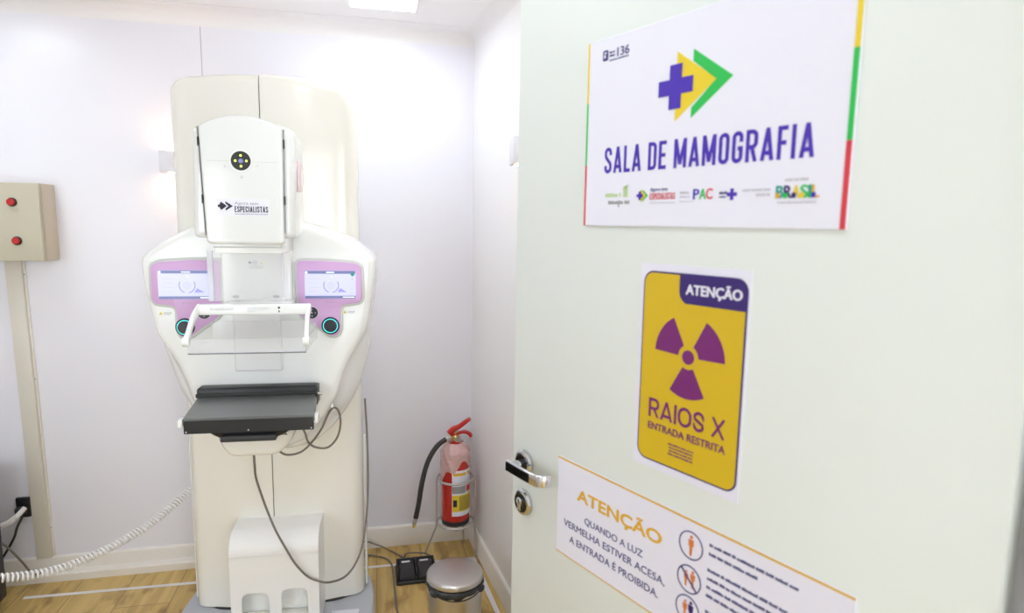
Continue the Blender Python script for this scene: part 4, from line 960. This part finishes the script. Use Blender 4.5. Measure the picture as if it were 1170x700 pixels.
rings.append(rings[0]); ring_faces(bm, rings, cap=(False, False)); bmesh.ops.remove_doubles(bm, verts=bm.verts[:], dist=1e-7); build('bag_rim', bm, M['bag'], bn, 60)
for a in (-142, -35):
    bm = B(); bmesh.ops.create_icosphere(bm, subdivisions=3, radius=1)
    for v in bm.verts:
        k_ = 1+0.18*math.sin(v.co.x*9+v.co.z*7)*math.sin(v.co.y*8); v.co = Vector((v.co.x*0.016*k_, v.co.y*0.010*k_, v.co.z*0.011*k_))
        v.co = Matrix.Rotation(R(a-90), 3, 'Z') @ v.co+Vector((0.099*math.cos(R(a)), 0.099*math.sin(R(a)), 0.213))
    build('bag_knot', bm, M['bag'], bn, 60)
bm = B(); tube(bm, spline([(0.101*math.cos(R(a)), 0.101*math.sin(R(a)), 0.214-0.012*math.sin(R((a+142)/107*180))) for a in range(-142, -34, 9)], 3), 0.0022, 6); build('lid_bail', bm, M['rubber'], bn)
bm = B(); box(bm, -0.025, 0.025, -0.115, -0.088, 0.004, 0.012, 0.003); build('pedal', bm, M['rubber'], bn)

# ------------------------------------------------------------------ foot switch
fs_ = empty('foot_switch', (0.158, 2.415, 0), 0, 'black twin pedal foot switch on the floor behind the bin', 'foot switch')
bm = B(); rings = [[(x, y, z) for x, y in rrect(-0.082*k1, 0.082*k1, -0.072*k1, 0.074*k1, 0.012, 4)] for k1, z in ((1, 0), (1, 0.010), (0.96, 0.014))]; ring_faces(bm, rings); build('base', bm, M['black'], fs_)
bm = B()
for xx in (-0.078, -0.004, 0.070): box(bm, xx, xx+0.008, -0.060, 0.060, 0.010, 0.040, 0.004)
box(bm, -0.078, 0.078, 0.052, 0.064, 0.010, 0.042, 0.004); build('guard', bm, M['black'], fs_)
for xx in (-0.037, 0.037):
    pdl = empty('pedal', (xx, 0, 0)); pdl.parent = fs_
    bm = B(); ring_faces(bm, [[(x, y, z) for x, z, y in ((-0.029, 0.014, yy), (0.029, 0.014, yy), (0.029, zt, yy), (-0.029, zt, yy))] for yy, zt in ((-0.062, 0.024), (0.045, 0.042))]); bmesh.ops.bevel(bm, geom=bm.edges[:], offset=0.003, segments=2, affect='EDGES'); build('pedal_pad', bm, M['rubber'], pdl)
    bm = B(); box(bm, -0.020, 0.014, 0.028, 0.038, 0.0385, 0.0415); build('pedal_label', bm, M['sticker'], pdl, 0)
w2l = lambda P: [(x-0.158, y-2.415, z) for x, y, z in P]
bm = B(); tube(bm, spline(w2l([(0.13, 2.492, 0.028), (0.115, 2.53, 0.012), (0.075, 2.59, 0.008), (0.0, 2.632, 0.030), (-0.06, 2.638, 0.045), (-0.15, 2.62, 0.02), (-0.2, 2.56, 0.006)]), 8), 0.0034, 8); build('rear_cable', bm, M['cable'], fs_)
bm = B(); tube(bm, spline(w2l([(0.235, 2.44, 0.020), (0.215, 2.495, 0.036), (0.16, 2.503, 0.046), (0.125, 2.512, 0.040), (0.118, 2.545, 0.01)]), 8), 0.0034, 8); build('bridge_cable', bm, M['cable'], fs_)
bm = B(); tube(bm, spline(w2l([(-0.12, 2.58, 0.005), (-0.045, 2.595, 0.005), (0.035, 2.557, 0.005), (0.062, 2.50, 0.005), (0.066, 2.43, 0.005), (0.068, 2.34, 0.005), (0.074, 2.15, 0.005), (0.10, 2.02, 0.005), (0.12, 1.9, 0.005)]), 8), 0.0036, 8); build('floor_cable', bm, M['cable'], fs_)

# ------------------------------------------------------------------ floor tape
bm = B()
for q in ([(-1.303, 2.527), (0.402, 2.485), (0.402, 2.499), (-1.303, 2.543)], [(0.392, 2.485), (0.402, 2.499), (0.416, 2.499), (0.445, 2.1), (0.54, 0.9), (0.520, 0.9), (0.428, 2.1)]):
    ring_faces(bm, [[(x, y, z) for x, y in q] for z in (0.0002, 0.0016)])
tag(build('floor_tape', bm, M['tape'], None, 0), 'white tape line marked on the wood floor behind the machine', 'floor tape')
